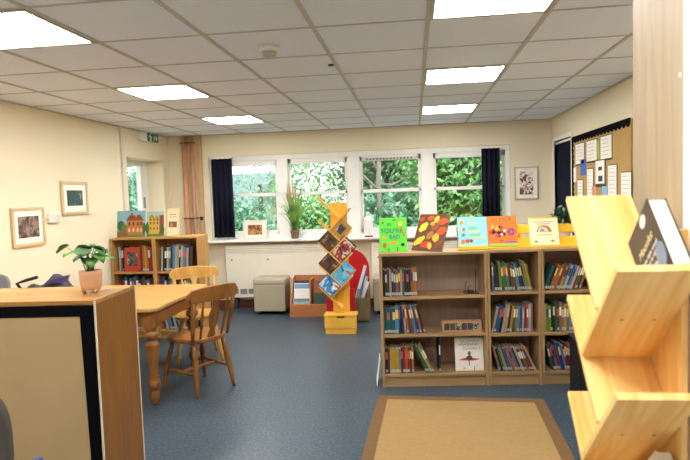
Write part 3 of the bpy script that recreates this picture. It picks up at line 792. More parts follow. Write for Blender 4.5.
gk = 'boards and cards on top of the corner bookcases'
t = display_book('picture board of an orange brick house and trees on the left corner bookcase', .335, .30, .012, P_('#7fb0bd'), (CB.x+.22, CB.y+.06, HC+.0005), .0, .14, cat='picture', group=gk, name='picture_board')
BR, RF, TR, WN = P_('#b8733f'), P_('#8a4526'), P_('#3f6a34'), P_('#4a3a34')
sh = [(rect(-.167, .167, 0, .07), P_('#6f7a3a')), (ngon(-.12, .13, .045, .06), TR), (ngon(-.075, .10, .04, .05), P_('#5a7f3f')), (ngon(.15, .1, .03, .06), TR), (rect(-.05, .14, .03, .19), BR),
      ([(-.06, .19), (-.02, .25), (.05, .245), (.06, .215), (.07, .25), (.11, .255), (.15, .19)], RF), (rect(-.16, -.04, .01, .06), P_('#8a5a3a')), (rect(.0, .02, .25, .275), RF)]
for x in (-.03, .02, .07, .11):
    sh.append((rect(x, x+.02, .13, .17), WN)); sh.append((rect(x, x+.02, .06, .1), P_('#d8c49a')))
art(t, sh)
t = display_book('narrow picture board of a yellow stone building on the corner bookcases', .20, .285, .012, P_('#9fc0b8'), (CB.x+.50, CB.y+.075, HC+.0005), .05, .14, cat='picture', group=gk, name='picture_board')
sh = [(rect(-.1, .1, 0, .05), P_('#5f7a3a')), (rect(-.075, .045, .03, .21), P_('#c9a444')), ([(-.08, .21), (-.04, .255), (.0, .215), (.02, .24), (.05, .21)], P_('#b0853a')), (rect(.05, .1, .03, .24), P_('#8f4a34')), (ngon(-.09, .1, .02, .07), TR), (ngon(.085, .08, .02, .05), TR)]
for x in (-.06, -.02, .02):
    for z in (.08, .14, .18): sh.append((rect(x, x+.016, z, z+.025), P_('#6a5230')))
art(t, sh)
t = display_book('cream card with a small brown photo on the right corner bookcase', .150, .315, .008, P_('#e9d596'), (CB.x+.715, CB.y+.06, HC+.0005), -.1, .12, cat='card', group=gk, name='display_card')
art(t, [(rect(-.063, .063, .012, .303), P_('#efe4c0')), (rect(-.05, .05, .10, .165), P_('#8a6038')), (rect(-.03, .0, .105, .15), P_('#b98a5a')), (rect(-.04, .04, .24, .25), P_('#b49a5a')), (rect(-.045, .045, .215, .222), P_('#c4ac70'))])
t = display_book('red framed book facing outwards on the top shelf of left corner bookcase', .19, .27, .02, P_('#b03a22'), (C1.x+.225, C1.y+.045, zc[0]+.0005), 0, .08, name='book')
MB().box(-.062, .062, -.0012, 0, .06, .22).build('cover_picture', picture_mat('cover_print', ['#2a2422', '#5a4a42', '#9a8a80', '#3a3230'], 14), t)
# ------------------------------------------------------------------ rug
A, B_, = Vector((-.309, 4.186, 0)), Vector((.898, 4.242, 0))
ang = -.035
t = thing('rug', 'beige woven rug with a darker border on the blue floor', 'rug', ((A.x+B_.x)/2, (A.y+B_.y)/2, 0), ang)
rw = .604; rl = 1.9
bw = .075
MB().box(-rw+bw, rw-bw, -rl+bw, -bw, .0005, .010).build('rug_field', weave('#8c7248', '#967c52', 150), t)
m2 = MB()
m2.box(-rw, rw, -bw, 0, .0005, .0105); m2.box(-rw, rw, -rl, -rl+bw, .0005, .0105); m2.box(-rw, -rw+bw, -rl+bw, -bw, .0005, .0105); m2.box(rw-bw, rw, -rl+bw, -bw, .0005, .0105)
m2.build('rug_border', weave('#664d33', '#70573a', 150), t)

# ------------------------------------------------------------------ pine tree shelves
def tree_shelf(label, mh, mvz, loc, rotz, cw=(-.09, .06)):
    t = thing('tree_bookshelf', label, 'bookshelf', loc, rotz, 'tree shaped pine bookshelves')
    w = .154; th = .016; s2 = math.sqrt(.5)
    MB().box(cw[0], cw[1], w, w+.014, .215, 1.455).build('column', mvz, t, bevel=.002)
    def board(p, d, L, n):
        a = Vector(p); d = Vector(d).normalized(); n = Vector(n).normalized()*th
        return [tuple(a), tuple(a+d*L), tuple(a+d*L+n), tuple(a+n)]
    for k in range(5):
        z = 1.525-.25*k
        Lk = .337 if k < 4 else .337
        MB().prism(board((-.21, z), (1, -1), Lk-.006, (-1, -1)), 0, w, 'y').build('sloping_board', mh, t, bevel=.0015)
        if k < 4:
            # rises to the right from the next board
            b = MB().prism(board((-.21+.16*s2, z-.25-.16*s2), (1, 1), .33, (1, -1)), 0, w, 'y').build('sloping_board', mh, t, bevel=.0015)
            sc = MB()
            for yy in (.05, .115):
                c = Vector((-.21+.16*s2+.16*s2, 0, z-.25-.16*s2+.16*s2))+Vector((s2, 0, -s2))*th
                M = Matrix.Translation((c.x, yy, c.z)) @ Matrix.Rotation(math.radians(135), 4, 'Y')
                sc.lathe([(.0035, -.001), (.0035, .0012)], 10, M=M)
            sc.build('screw_heads', METAL, b)
    MB().box(-.165, .165, -.0, w+.03, 0, .2).build('base', mvz, t, bevel=.003)
    MB().box(-.185, .185, -.02, w+.03, .2, .215).build('base_top', mh, t, bevel=.003)
    dr = MB().prism([(-.178, .065), (.178, .065), (.178, .195), (.05, .195), (.035, .18), (-.035, .18), (-.05, .195), (-.178, .195)], -.016, .0, 'y').build('drawer', mh, t)
    MB().box(-.05, .05, -.003, -.001, .18, .196).build('finger_slot', plain('#3a2208', .8), dr)
    MB().box(-.17, .17, -.008, .0, .0, .055).build('plinth', mh, t)
    return t
NT = Vector((.381, 1.28, 0))
tree_shelf('pale pine tree shaped bookshelf in the right foreground, seen from the side', PINE, PINE_Z, NT, -PI/2)
FT = Vector((-.845, 6.17, 0))
tree_shelf('yellow pine tree shaped bookshelf full of picture books before the window', PINE_DEEP, PINE_DEEP_Z, FT, .02, (-.095, .095))
def vbook(label, tree, rotz, apex, La, Lb, th, yfront, cover, group=None, name='picture_book'):
    """book resting in a V: local x' along up-right board (Lb), z' along up-left board (La)"""
    t = thing(name, label, 'book', (0, 0, 0), (0, 0, 0), group)
    Mt = Matrix.Translation(tree) @ Matrix.Rotation(rotz, 4, 'Z') @ Matrix.Translation((apex[0], yfront, apex[1])) @ Matrix.Rotation(-PI/4, 4, 'Y')
    t.matrix_world = Mt; t.location = Mt.to_translation(); t.rotation_euler = Mt.to_euler()
    m2 = MB(); m2.box(.001, Lb, 0, .002, .001, La); m2.box(.001, Lb, th-.002, th, .001, La); m2.box(.001, .004, .002, th-.002, .001, La)
    m2.build('cover', cover, t)
    MB().box(.004, Lb-.003, .002, th-.002, .004, La-.003).build('pages', plain('#ece2c8', .85, .1, var=.03), t)
    return t
def apexV(k): return (.0295, 1.2875-.25*k)
def apexW(k): return (-.0960, 1.1625-.25*k)
DARKC = plain('#2c272a', .45, .4, var=.15, scale=20)
t = vbook('thick dark paperback with yellow script title in the top tray of the foreground shelf', NT, -PI/2, (apexV(0)[0]-.0005, apexV(0)[1]+.001), .176, .15, .038, .106, DARKC, name='paperback_book')
YT = plain('#cdbf8c', .5); WT = plain('#cfc9bd', .5)
text('title_lettering', 'Moonlet', .026, YT, t, (.075, -.0012, .105), ext=.0004, shear=.3)
text('subtitle_lettering', 'of the little wood', .014, WT, t, (.08, -.0012, .08), ext=.0003); text('subtitle_lettering', 'a story by night', .012, WT, t, (.08, -.0012, .066), ext=.0003)
art(t, [(ngon(.10, .155, .017, .015), plain('#cfc7c0', .5)), (ngon(.085, .03, .03, .022), plain('#b8a094', .5)), (ngon(.125, .045, .022, .03), plain('#6f7f94', .5)), (ngon(.1, .012, .025, .012), plain('#d9d0c8', .5))])
t = vbook('white spined book in a lower tray of the foreground tree shelf', NT, -PI/2, (apexV(2)[0], apexV(2)[1]+.001), .135, .14, .03, .115, P_('#e9e4da'), name='paperback_book')
gt = 'picture books in the far tree shelf'
rz = .02
def pic(t, La, Lb, cols, scale=14, inset=.012):
    MB().box(inset, Lb-inset, -.0012, 0, inset, La-inset).build('cover_picture', picture_mat('cover_print', cols, scale), t)
t = vbook('small tan book with a square dark picture, upper right tray of far tree shelf', FT, rz, apexV(1), .17, .19, .02, .02, P_('#b98b45'), gt); pic(t, .17, .19, ['#26303a', '#5a4a3a', '#b8b0a0', '#3a4a3a'], 22, .045)
t = vbook('dark book with green and red figures, upper left tray of far tree shelf', FT, rz, apexW(1), .182, .168, .02, .0, P_('#2f3a26'), gt); pic(t, .182, .168, ['#1d2a1e', '#6a2f22', '#7a8a4a', '#b08a6a'], 20)
t = vbook('book with red and white scene, middle right tray of far tree shelf', FT, rz, apexV(2), .19, .25, .02, .015, P_('#4a2a26'), gt); pic(t, .19, .25, ['#3a2026', '#a33a34', '#d8c8b8', '#7a4a5a', '#e0d0c0'], 16)
t = vbook('dark brown book with a face picture, middle left tray of far tree shelf', FT, rz, apexW(2), .185, .168, .02, .0, P_('#3a2a22'), gt); pic(t, .185, .168, ['#241a18', '#5a3a2a', '#b07a5a', '#3a4a6a'], 15)
t = vbook('orange book tucked behind the blue one, lower right of far tree shelf', FT, rz, (apexV(3)[0], apexV(3)[1]+.001), .235, .225, .02, .06, P_('#e8912a'), gt)
t = vbook('sky blue book with an orange figure, lower right tray of far tree shelf', FT, rz, apexV(3), .18, .225, .02, .01, P_('#4a9ac8'), gt); pic(t, .18, .225, ['#2f4a8a', '#5aaed2', '#7cc4d8', '#d06a34', '#63c0c8'], 10)
t = vbook('blue and orange book sticking out, lowest left tray of far tree shelf', FT, rz, apexW(3), .21, .168, .02, -.01, P_('#3a6a9a'), gt); pic(t, .21, .168, ['#27508a', '#3f8ac0', '#d8e0e0', '#d8792a', '#e0a03a'], 12)

# tall oak cupboard behind the near tree shelf
t = thing('tall_cupboard', 'tall pale oak cupboard whose side panel stands behind the foreground tree shelf', 'cupboard', (.572, 1.30, 0))
MB().box(0, .02, 0, .28, 0, 2.2).build('side_panel', OAK_PALE, t, bevel=.002)
MB().box(.80, .82, 0, .28, 0, 2.2).build('side_panel', OAK_PALE, t, bevel=.002)
MB().box(.02, .80, .0, .01, 0, 2.2).build('back_panel', OAK_PALE, t)
for z in (.08, .5, .92, 1.34, 1.76, 2.18): MB().box(.02, .80, .01, .275, z, z+.02).build('shelf', OAK_PALE, t)
MB().lathe([(.005, 0), (.005, .002)], 10, M=Matrix.Translation((-.0015, .012, 1.78)) @ Matrix.Rotation(PI/2, 4, 'Y')).build('screw_cap', WHITE, t)

# ------------------------------------------------------------------ low cabinet in the left foreground
CX1, CY0, CD, CH = -1.485, 2.44, .425, 1.10
t = thing('cabinet', 'brown veneer cabinet at left with kraft paper and black border on its back', 'cabinet', (CX1+.008, CY0, 0), .06)
MB().box(-1.25, 0, -.004, CD, CH-.02, CH).build('top', TOPVENEER, t, bevel=.002)
MB().box(-.02, 0, 0, CD, 0, CH-.02).build('side_panel', BROWNVENEER, t)
MB().box(-1.25, -1.23, 0, CD, 0, CH-.02).build('side_panel', BROWNVENEER, t)
MB().box(-1.23, -.02, .0, .012, 0, CH-.02).build('back_panel', BROWNVENEER, t)
for z in (.06, .55): MB().box(-1.23, -.02, .012, CD-.01, z, z+.02).build('shelf', BROWNVENEER, t)
MB().box(-1.245, -.006, -.004, -.0005, .02, CH-.022).build('backing_paper', KRAFT, t)
EDGE = plain('#d9c9b2', .5)
MB().box(-.004, .003, -.006, .002, 0, CH-.004).build('edge_trim', EDGE, t); MB().box(-.004, .003, CD-.002, CD+.006, 0, CH).build('edge_trim', EDGE, t)
m2 = MB(); m2.box(-1.245, -.006, -.009, -.004, CH-.074, CH-.022)
m2.build('border_strip', MATTBLACK, t)
MB().prism([(-.072, CH-.0745), (-.006, CH-.0745), (-.006, .02), (-.055, .02)], -.009, -.004, 'y').build('border_strip', MATTBLACK, t)
# plant on it
t = thing('potted_plant', 'green leafy plant in a peach pot on the brown cabinet', 'plant', (-1.617, 2.65, CH))
PEACHPOT = plain('#cf9d76', .55, .3)
MB().lathe([(.044, .018), (.05, .03), (.054, .09), (.055, .112), (.049, .112), (.047, .095)], 24).build('pot', PEACHPOT, t)
for k in range(3):
    a = 2*PI*k/3-.6
    MB().lathe([(.008, 0), (.01, .02)], 8, M=Matrix.Translation((.036*math.cos(a), .036*math.sin(a), 0))).build('pot_foot', PEACHPOT, t)
MB().lathe([(.047, .092), (.03, .1), (.002, .102)], 16).build('soil', plain('#3a2618', .9), t)
LEAFG = leaf_mat('house_leaf', '#24521c', '#3f7428', '#5f9238', .6)
STEM = plain('#6a8a3a', .5)
def heart_leaf(m2, M, L, W):
    half = [(0, 0), (.12, .32), (.3, .48), (.55, .42), (.8, .22), (1, 0)]
    vs = [(L*(a-.0), 0, -.02*L*a*a) for a, b in half]
    vs += [(L*(a-(.14 if i == 1 else 0)), W*b, .10*W*b*3-.25*L*a*a) for i, (a, b) in enumerate(half)]
    vs += [(L*(a-(.14 if i == 1 else 0)), -W*b, .10*W*b*3-.25*L*a*a) for i, (a, b) in enumerate(half)]
    fs = []
    for i in range(5):
        fs.append((i, i+1, 7+i, 6+i)); fs.append((i+1, i, 12+i, 13+i))
    m2.add(vs, fs, 0, True, M)
specs = [(-.125, .0, .148, 3.3, .05), (-.06, -.02, .135, 3.6, .055), (-.03, .03, .155, 2.4, .06), (.0, -.04, .145, 4.9, .062), (.03, .0, .16, .8, .06), (.055, -.03, .12, -.5, .065), (.06, .02, .135, .3, .06), (-.01, -.05, .115, 4.4, .05), (.04, -.05, .10, -1.1, .055), (-.05, .05, .125, 2.0, .05), (.02, .05, .15, 1.3, .055), (-.02, .0, .16, 3.0, .055), (.045, -.01, .15, -.2, .055), (.0, -.03, .10, 5.2, .05), (.07, .0, .11, .2, .05)]
for x, y, z, a, L in specs:
    base = Vector((x*.15, y*.15, .098)); tip = Vector((x, y, z+.085)) if x < -.1 else Vector((x, y, z+.07))
    mid = (base+tip)/2+Vector((-x*.15, -y*.15, .02))
    MB().tube([base, mid, tip], [.0028, .0022, .0015], 6).build('stem', STEM, t)
    L *= 1.45; l2 = MB(); heart_leaf(l2, Matrix.Translation(tip) @ Euler((random.uniform(-.3, .3), random.uniform(.0, .5), a)).to_matrix().to_4x4() @ Matrix.Translation((-L*.25, 0, 0)), L, L*.85)
    l2.build('leaf', LEAFG, t)

# dark chair at the very left edge (close to the camera)
t = thing('grey_chair', 'blurred dark grey chair back at the bottom left corner of the photo', 'chair', (-1.54, 1.62, 0), 0)
CH_ = plain('#4a4541', .7, .25)
c = MB()
prof = []
for k in range(21):
    a = PI*k/20; prof.append((.235*math.copysign(abs(math.cos(a))**.55, math.cos(a)), .755+.22*abs(math.sin(a))**.55))
prof = [(.215, .50)]+prof+[(-.215, .50)]
c.prism(prof, .0, .03, 'y'); c.build('backrest', CH_, t, bevel=.008)
c = MB().box(-.22, .22, -.42, .0, .42, .46); c.build('seat', CH_, t, bevel=.015)
for sx in (-1, 1):
    for yy in (-.38, -.02):
        MB().tube([(sx*.19, yy, .42), (sx*.21, yy+(-.02 if yy < -.2 else .03), .0)], .012, 8).build('leg', METAL, t)
    MB().tube([(sx*.18, .02, .42), (sx*.19, .02, .6)], .012, 8).build('back_support', METAL, t)
    MB().lathe([(.014, .66), (.016, .735), (.013, .752), (.004, .757)], 12, M=Matrix.Translation((sx*.343, -.01, 0))).build('armrest_knob', plain('#3c4568', .5), t)
    MB().tube([(sx*.19, -.02, .45), (sx*.33, -.02, .5), (sx*.343, -.01, .68)], .011, 8).build('armrest_arm', METAL, t)

# ------------------------------------------------------------------ table
t = thing('table', 'pine table with turned legs and a clipped corner behind the brown cabinet', 'table', (-2.62, 4.47, 0))
tx, y0, y1 = .705, -.53, .60
ZT = .755
poly = [(-tx, y0), (tx-.05, y0), (tx-.01, y0+.02), (tx, y0+.06), (tx, y1-.06), (tx-.06, y1), (-tx, y1)]
MB().prism(poly, ZT-.032, ZT, 'z').build('tabletop', TABLE_PINE, t, bevel=.008, segs=3)
ax = tx-.06
m2 = MB(); m2.box(-ax, ax, y0+.07, y0+.09, ZT-.15, ZT-.032); m2.box(-ax, ax, y1-.27, y1-.25, ZT-.15, ZT-.032); m2.box(ax-.02, ax, y0+.09, y1-.27, ZT-.15, ZT-.032); m2.box(-ax, -ax+.02, y0+.09, y1-.27, ZT-.15, ZT-.032)
m2.build('apron', TURNED, t)
legp = [(.016, 0), (.02, .02), (.024, .05), (.027, .09), (.019, .105), (.019, .115), (.031, .135), (.034, .16), (.031, .185), (.02, .2), (.027, .215), (.02, .235), (.025, .3), (.033, .40), (.038, .455), (.036, .475), (.022, .49), (.022, .5), (.037, .515), (.04, .535), (.037, .555), (.022, .57), (.033, .585), (.036, .60)]
for sx in (-1, 1):
    for yy in (y0+.085, y1-.255):
        m2 = MB().lathe([(r*1.38, z) for r, z in legp], 20, M=Matrix.Translation((sx*(ax-.02), yy, 0)))
        m2.box(sx*(ax-.02)-.05, sx*(ax-.02)+.05, yy-.05, yy+.05, .60, ZT-.032)
        m2.build('leg', TURNED, t)

# ------------------------------------------------------------------ farmhouse chairs (front is local +Y)
def chair(label, mat, loc, rotz):
    t = thing('dining_chair', label, 'chair', loc, rotz, 'pine farmhouse chairs')
    sp = []
    for k in range(28):
        a = 2*PI*k/28
        x = .205*math.copysign(abs(math.cos(a))**.6, math.cos(a)); y = .20*math.copysign(abs(math.sin(a))**.6, math.sin(a))
        sp.append((x*(1.04 if y > 0 else .94), y))
    MB().prism(sp, .415, .448, 'z', smooth=False).build('seat', mat, t, bevel=.008, segs=3)
    LP = [(.013, 0), (.016, .12), (.02, .35), (.024, .6), (.018, .72), (.023, .76), (.018, .8), (.016, 1)]
    legs = {}
    for sx in (-1, 1):
        for fy in (-1, 1):
            a = Vector((sx*(.21 if fy > 0 else .185), fy*.21, 0)); b = Vector((sx*.14, fy*.14, .418))
            legs[(sx, fy)] = (a, b)
            MB().spindle(a, b, LP, 12).build('leg', mat, t)
    SP = [(.008, 0), (.013, .3), (.015, .5), (.013, .7), (.008, 1)]
    mids = []
    for sx in (-1, 1):
        p0 = legs[(sx, -1)][0].lerp(legs[(sx, -1)][1], .42); p1 = legs[(sx, 1)][0].lerp(legs[(sx, 1)][1], .42)
        MB().spindle(p0, p1, SP, 10).build('stretcher', mat, t); mids.append((p0+p1)/2)
    MB().spindle(mids[0], mids[1], SP, 10).build('stretcher', mat, t)
    # back: curved crest rail, splat, outer posts, spindles
    n = 18; top = []
    vs, fs = [], []
    hwid = .238
    for k in range(n+1):
        u = -1+2*k/n; x = hwid*u; yb = -.275+.05*u*u
        zt = .872-.02*u*u-(.035*max(0, abs(u)-.88)/.12); zb = .752+.0*u*u+(.03*max(0, abs(u)-.88)/.12)
        for y, z in ((yb-.013, zb), (yb-.018, zt), (yb+.006, zt), (yb+.013, zb)): vs.append((x, y, z))
    for k in range(n):
        for j in range(4):
            j2 = (j+1) % 4; fs.append((k*4+j, k*4+j2, (k+1)*4+j2, (k+1)*4+j))
    fs += [(0, 1, 2, 3), (n*4+3, n*4+2, n*4+1, n*4)]
    MB().add(vs, fs).build('crest_rail', mat, t, bevel=.004)
    def yb(x): return -.275+.05*(x/hwid)**2
    for x in (-.19, .19):
        a = Vector((x*.9, -.165, .44)); b = Vector((x*1.03, yb(x*1.03), .775))
        MB().spindle(a, b, [(.012, 0), (.017, .2), (.02, .45), (.018, .6), (.023, .66), (.018, .72), (.014, 1)], 12).build('back_post', mat, t)
    for x in (-.115, .115):
        a = Vector((x*.9, -.172, .44)); b = Vector((x*1.05, yb(x), .775))
        MB().spindle(a, b, [(.008, 0), (.011, .3), (.013, .5), (.009, .75), (.008, 1)], 10).build('spindle', mat, t)
    half = [(.03, 0), (.034, .08), (.022, .2), (.045, .42), (.052, .55), (.04, .68), (.024, .78), (.036, .92), (.04, 1)]
    poly = [(x, z*.345) for x, z in half]+[(-x, z*.345) for x, z in half[::-1]]
    d = Vector((0, yb(0)-(-.172), .345)); tilt = math.atan2(-d.y, d.z)
    MB(Matrix.Translation((0, -.172, .44)) @ Matrix.Rotation(tilt, 4, 'X')).prism([(x, z*1.04) for x, z in poly], -.007, .007, 'y').build('splat', mat, t, bevel=.002)
    return t
n = Vector((-.85, .52, 0)); m_ = Vector((-1.62, 4.306, 0))
c1 = m_+n.normalized()*.2
chair('brown spindle back chair at the near right corner of the table', CHAIR_BROWN, (c1.x, c1.y, 0), math.atan2(-n.x, n.y))
chair('paler pine spindle back chair on the far side of the table', CHAIR_PINE, (-2.12, 5.24, 0), math.radians(204.8))
# grey chair behind, and bag on the table
t = thing('grey_chair', 'grey plastic chair back by the left wall behind the cabinet', 'chair', (-2.985, 3.80, 0), PI/2)
G2 = plain('#7f8080', .5, .35)
m2 = MB(); pr = [(-.2, .55), (.2, .55), (.205, 1.02), (.19, 1.06), (.15, 1.075), (-.15, 1.075), (-.19, 1.06), (-.205, 1.02)]
m2.prism([(-y, z) for y, z in pr], -.235, -.21, 'x'); m2.build('backrest', G2, t, bevel=.008)
MB().box(-.2, .2, -.2, .2, .43, .46).build('seat', G2, t, bevel=.015)
for sx in (-1, 1):
    MB().tube([(-.19, sx*.12, .44), (-.22, sx*.12, .6)], .014, 8).build('back_support', METAL, t)
    for sy in (-1, 1): MB().tube([(sx*.16, sy*.16, .44), (sx*.19, sy*.19, 0)], .012, 8).build('leg', METAL, t)
t = thing('cloth_bag', 'crumpled dark cloth bag lying on the table behind the cabinet', 'bag', (-3.05, 4.40, ZT))
m2 = MB(); vs, fs = [], []
rnd = random.Random(4); nx, ny = 16, 8
for i in range(nx+1):
    for j in range(ny+1):
        u, v = i/nx*2-1, j/ny*2-1
        e = max(0, 1-abs(u)**3)*max(0, 1-abs(v)**3)
        vs.append((.25*u, .13*v, .002+e*(.165+.03*u+.04*math.sin(5*u+2*v)+rnd.uniform(-.012, .012))))
for i in range(nx):
    for j in range(ny):
        a = i*(ny+1)+j; fs.append((a, a+ny+1, a+ny+2, a+1))
m2.add(vs, fs, 0, True)
m2.build('bag_body', plain('#4a4a55', .8, .2, var=.5, scale=12), t)
MB().prism([(.02, .14), (.2, .15), (.23, .21), (.08, .17)], -.11, -.07, 'y').build('purple_flap', plain('#4b3f78', .7), t)
MB().tube([(-.2, -.05, .05), (-.26, -.06, .14), (-.18, -.05, .165), (-.08, -.05, .19)], .014, 8).build('strap', BLACK, t)

# ------------------------------------------------------------------ by the window: ottomans, browser box, red unit, sill
def ottoman(label, x0, x1, yf, d):
    t = thing('ottoman', label, 'ottoman', ((x0+x1)/2, yf+d/2, 0), 0, 'beige cube ottomans')
    w = (x1-x0)/2
    FAB = plain('#a79e87', .9, .1, var=.06, scale=60)
    MB().box(-w, w, -d/2, d/2, .045, .40).build('body', FAB, t, bevel=.012, segs=3)
    MB().box(-w-.003, w+.003, -d/2-.003, d/2+.003, .395, .475).build('cushion', plain('#b0a791', .9, .1, var=.06, scale=60), t, bevel=.025, segs=4)
    for sx in (-1, 1):
        for sy in (-1, 1): MB().lathe([(.018, 0), (.022, .05)], 10, M=Matrix.Translation((sx*(w-.06), sy*(d/2-.06), 0))).build('foot', BLACK, t)
ottoman('beige cube ottoman standing before the long radiator', -2.125, -1.705, 7.19, .36)
ottoman('beige cube ottoman half hidden between the red unit and the wide bookcase', -.545, -.13, 7.16, .38)
bx0, bx1 = at(290, 317, 1, 7.04).x, -1.06
t = thing('book_browser_box', 'low brown wooden browser box of picture books under the window', 'box', ((bx0+bx1)/2, 7.04, 0))
w = (bx1-bx0)/2
MB().box(-w, w, 0, .018, 0.0, .165).build('front_panel', CARTON, t, bevel=.003)
MB().box(-w+.018, w-.018, .018, .35, 0.0, .02).build('bottom', CARTON, t)
MB().box(-w+.018, w-.018, .35, .368, 0, .49).build('back_panel', CARTON, t, bevel=.003)
for s in (-w, w-.018):
    MB().prism([(.018, 0), (.368, 0), (.368, .49), (.2, .47), (.018, .165)], s, s+.018, 'x').build('side_panel', CARTON, t)
MB().box(-.03, -.012, .1, .35, .02, .46).build('divider', CARTON, t)
bc = (bx0+bx1)/2
gbx = 'picture books in the browser box'
t = display_book('white and blue landscape book at the left of the browser box', .21, .40, .014, P_('#dcdbd6'), (bc-.14, 7.10, .022), 0, .3, group=gbx)
art(t, [(rect(-.1, .1, .33, .39), P_('#6f93b3')), (rect(-.1, .1, .16, .2), P_('#7d7f82')), ([(-.1, .16), (.1, .16), (.1, .12), (.02, .135), (-.1, .115)], P_('#8fb0bb')), (rect(-.1, .1, .02, .115), P_('#54606a'))])
t = display_book('dark blue book standing behind the white landscape book', .215, .43, .014, P_('#24344a'), (bc-.135, 7.135, .022), 0, .3, group=gbx)
t = display_book('dark green book with an orange top at the right of the browser box', .20, .42, .014, P_('#27402f'), (bc+.115, 7.10, .022), 0, .3, group=gbx)
art(t, [(rect(-.1, .1, .27, .415), P_('#8a4a22')), ([(0, .31), (.04, .345), (.0, .38), (-.04, .345)], P_('#d98a2a')), (rect(-.1, .1, 0, .02), P_('#1a2a20'))])
# red arched unit
rcx = at(349.5, 290, 1, 6.95).x
t = thing('arched_book_unit', 'red round-topped book display standing behind the far tree shelf', 'display stand', (rcx, 6.95, 0))
r = .255; arc = [(-r, .02), (r, .02), (r, .62)]+[(r*math.cos(PI*k/20), .62+r*math.sin(PI*k/20)) for k in range(1, 20)]+[(-r, .62)]
MB().prism(arc, .0, .022, 'y').build('arched_panel', RED, t, bevel=.003)
MB().prism([(-r, .02), (r-.16, .02), (r-.16, .42), (-r, .42)], -.26, -.24, 'y').build('front_panel', RED, t, bevel=.003)
GW = wood('#5f5639', '#736845', (8, 8, 2), .6)
MB().box(r-.02, r, -.24, 0, .0, .40).build('side_panel', GW, t)
MB().box(-r, -r+.02, -.24, 0, .0, .40).build('side_panel', GW, t)
for z in (.02, .2): MB().box(-r+.02, r-.02, -.238, 0, z, z+.015).build('shelf', GW, t)
MB().box(r-.155, r-.02, -.245, -.238, .035, .30).build('pocket', GW, t)
gl = 'leaflets in the red arched unit'
lf = [(r-.13, -.14, '#c4cad2', .9, 'pale leaflet leaning out highest from the red unit', .72), (r-.10, -.10, '#3f5f9a', .8, 'blue leaflet poking out of the red unit', .66), (r-.05, -.16, '#cfd3d6', 1.0, 'white leaflet lower at the right of the red unit', .53), (r-.10, -.2, '#7f8a76', .5, 'grey green leaflet in the pocket of the red unit', .45), (r-.055, -.07, '#b8bdb0', .7, 'pale grey leaflet beside the arch of the red unit', .58)]
for x, y, c, a, lab, ztip in lf:
    q = Vector((rcx+x, 6.95+y, .217))
    h = (ztip-.06-.217)/math.cos(a*.35)
    tag(MB().box(-.018, .018, -.003, .003, 0, h).build('leaflet', plain(c, .5), loc=q+Vector((-.045, 0, .012)), rot=(-.08, a*.35, .2)), lab, 'leaflet', gl)
# sill
ZS = .965
picture('small framed brown picture standing on the left of the window sill', .33, .265, (at(255, 225, 1, 7.58).x, 7.585, ZS+.134), 0, ['#3a2414', '#7a4a22', '#c08a44', '#5a3418', '#d8b070'], .03, .035, fcol='#e3ddcf', scale=12, lean=-.09, group='framed pictures')
p = at(295, 237, 1, 7.60)
t = thing('grass_plant', 'tall feathery grass plant in a brown pot on the window sill', 'plant', (p.x, 7.60, ZS))
MB().lathe([(.048, 0), (.058, .09), (.062, .095), (.062, .115), (.052, .115), (.05, .1)], 20).build('pot', plain('#7d6650', .6), t)
MB().lathe([(.05, .098), (.02, .104), (.002, .105)], 16).build('soil', plain('#3a2618', .9), t)
m2 = MB(); rnd = random.Random(9)
for k in range(110):
    a = rnd.uniform(0, 2*PI); sp_ = rnd.uniform(.03, .2); H = rnd.uniform(.25, .56); r0 = rnd.uniform(0, .03)
    pts = [Vector((r0*math.cos(a), r0*math.sin(a), .1)), Vector(((r0+sp_*.25)*math.cos(a), (r0+sp_*.2)*math.sin(a), .1+H*.5)), Vector(((r0+sp_*.7)*math.cos(a), (r0+sp_*.5)*math.sin(a), .1+H*.9)), Vector(((r0+sp_*1.2)*math.cos(a), (r0+sp_*.8)*math.sin(a), .1+H))]
    m2.tube(pts, [.004, .004, .003, .001], 4)
m2.build('blades', leaf_mat('grass_leaf', '#4f7a30', '#7ba848', '#a8c46a'), t)
m2 = MB()
for k in range(13):
    a = rnd.uniform(2.2, 4.2); b = Vector((-.02+.02*rnd.uniform(-1, 1), .01*rnd.uniform(-1, 1), .1)); tp = Vector((-.12+.17*rnd.random(), .05*rnd.uniform(-1, 1), .6+.2*rnd.random()))
    m2.tube([b, b.lerp(tp, .55), b.lerp(tp, .7), b.lerp(tp, .85), tp], [.002, .002, .008, .009, .001], 5)
m2.build('plumes', plain('#c2a27c', .9, .1, var=.2, scale=60), t)
p = at(368.5, 235, 1, 7.60)
t = thing('white_bottle', 'white plastic bottle on the window sill right of the tree shelf', 'bottle', (p.x, 7.62, ZS))
MB().lathe([(.058, 0), (.06, .01), (.06, .22), (.055, .25), (.03, .275), (.026, .285)], 20).build('bottle_body', WHITE, t)
MB().lathe([(.022, .285), (.022, .33), (.018, .335)], 16).build('cap', WHITE, t)
p = at(369, 236, 1, 7.54)
tag(MB().box(-.055, .055, -.02, .02, 0, .022).build('red_box', plain('#8a3330', .5), loc=(p.x, 7.535, ZS), bevel=.003), 'small dark red box at the front of the window sill', 'box')

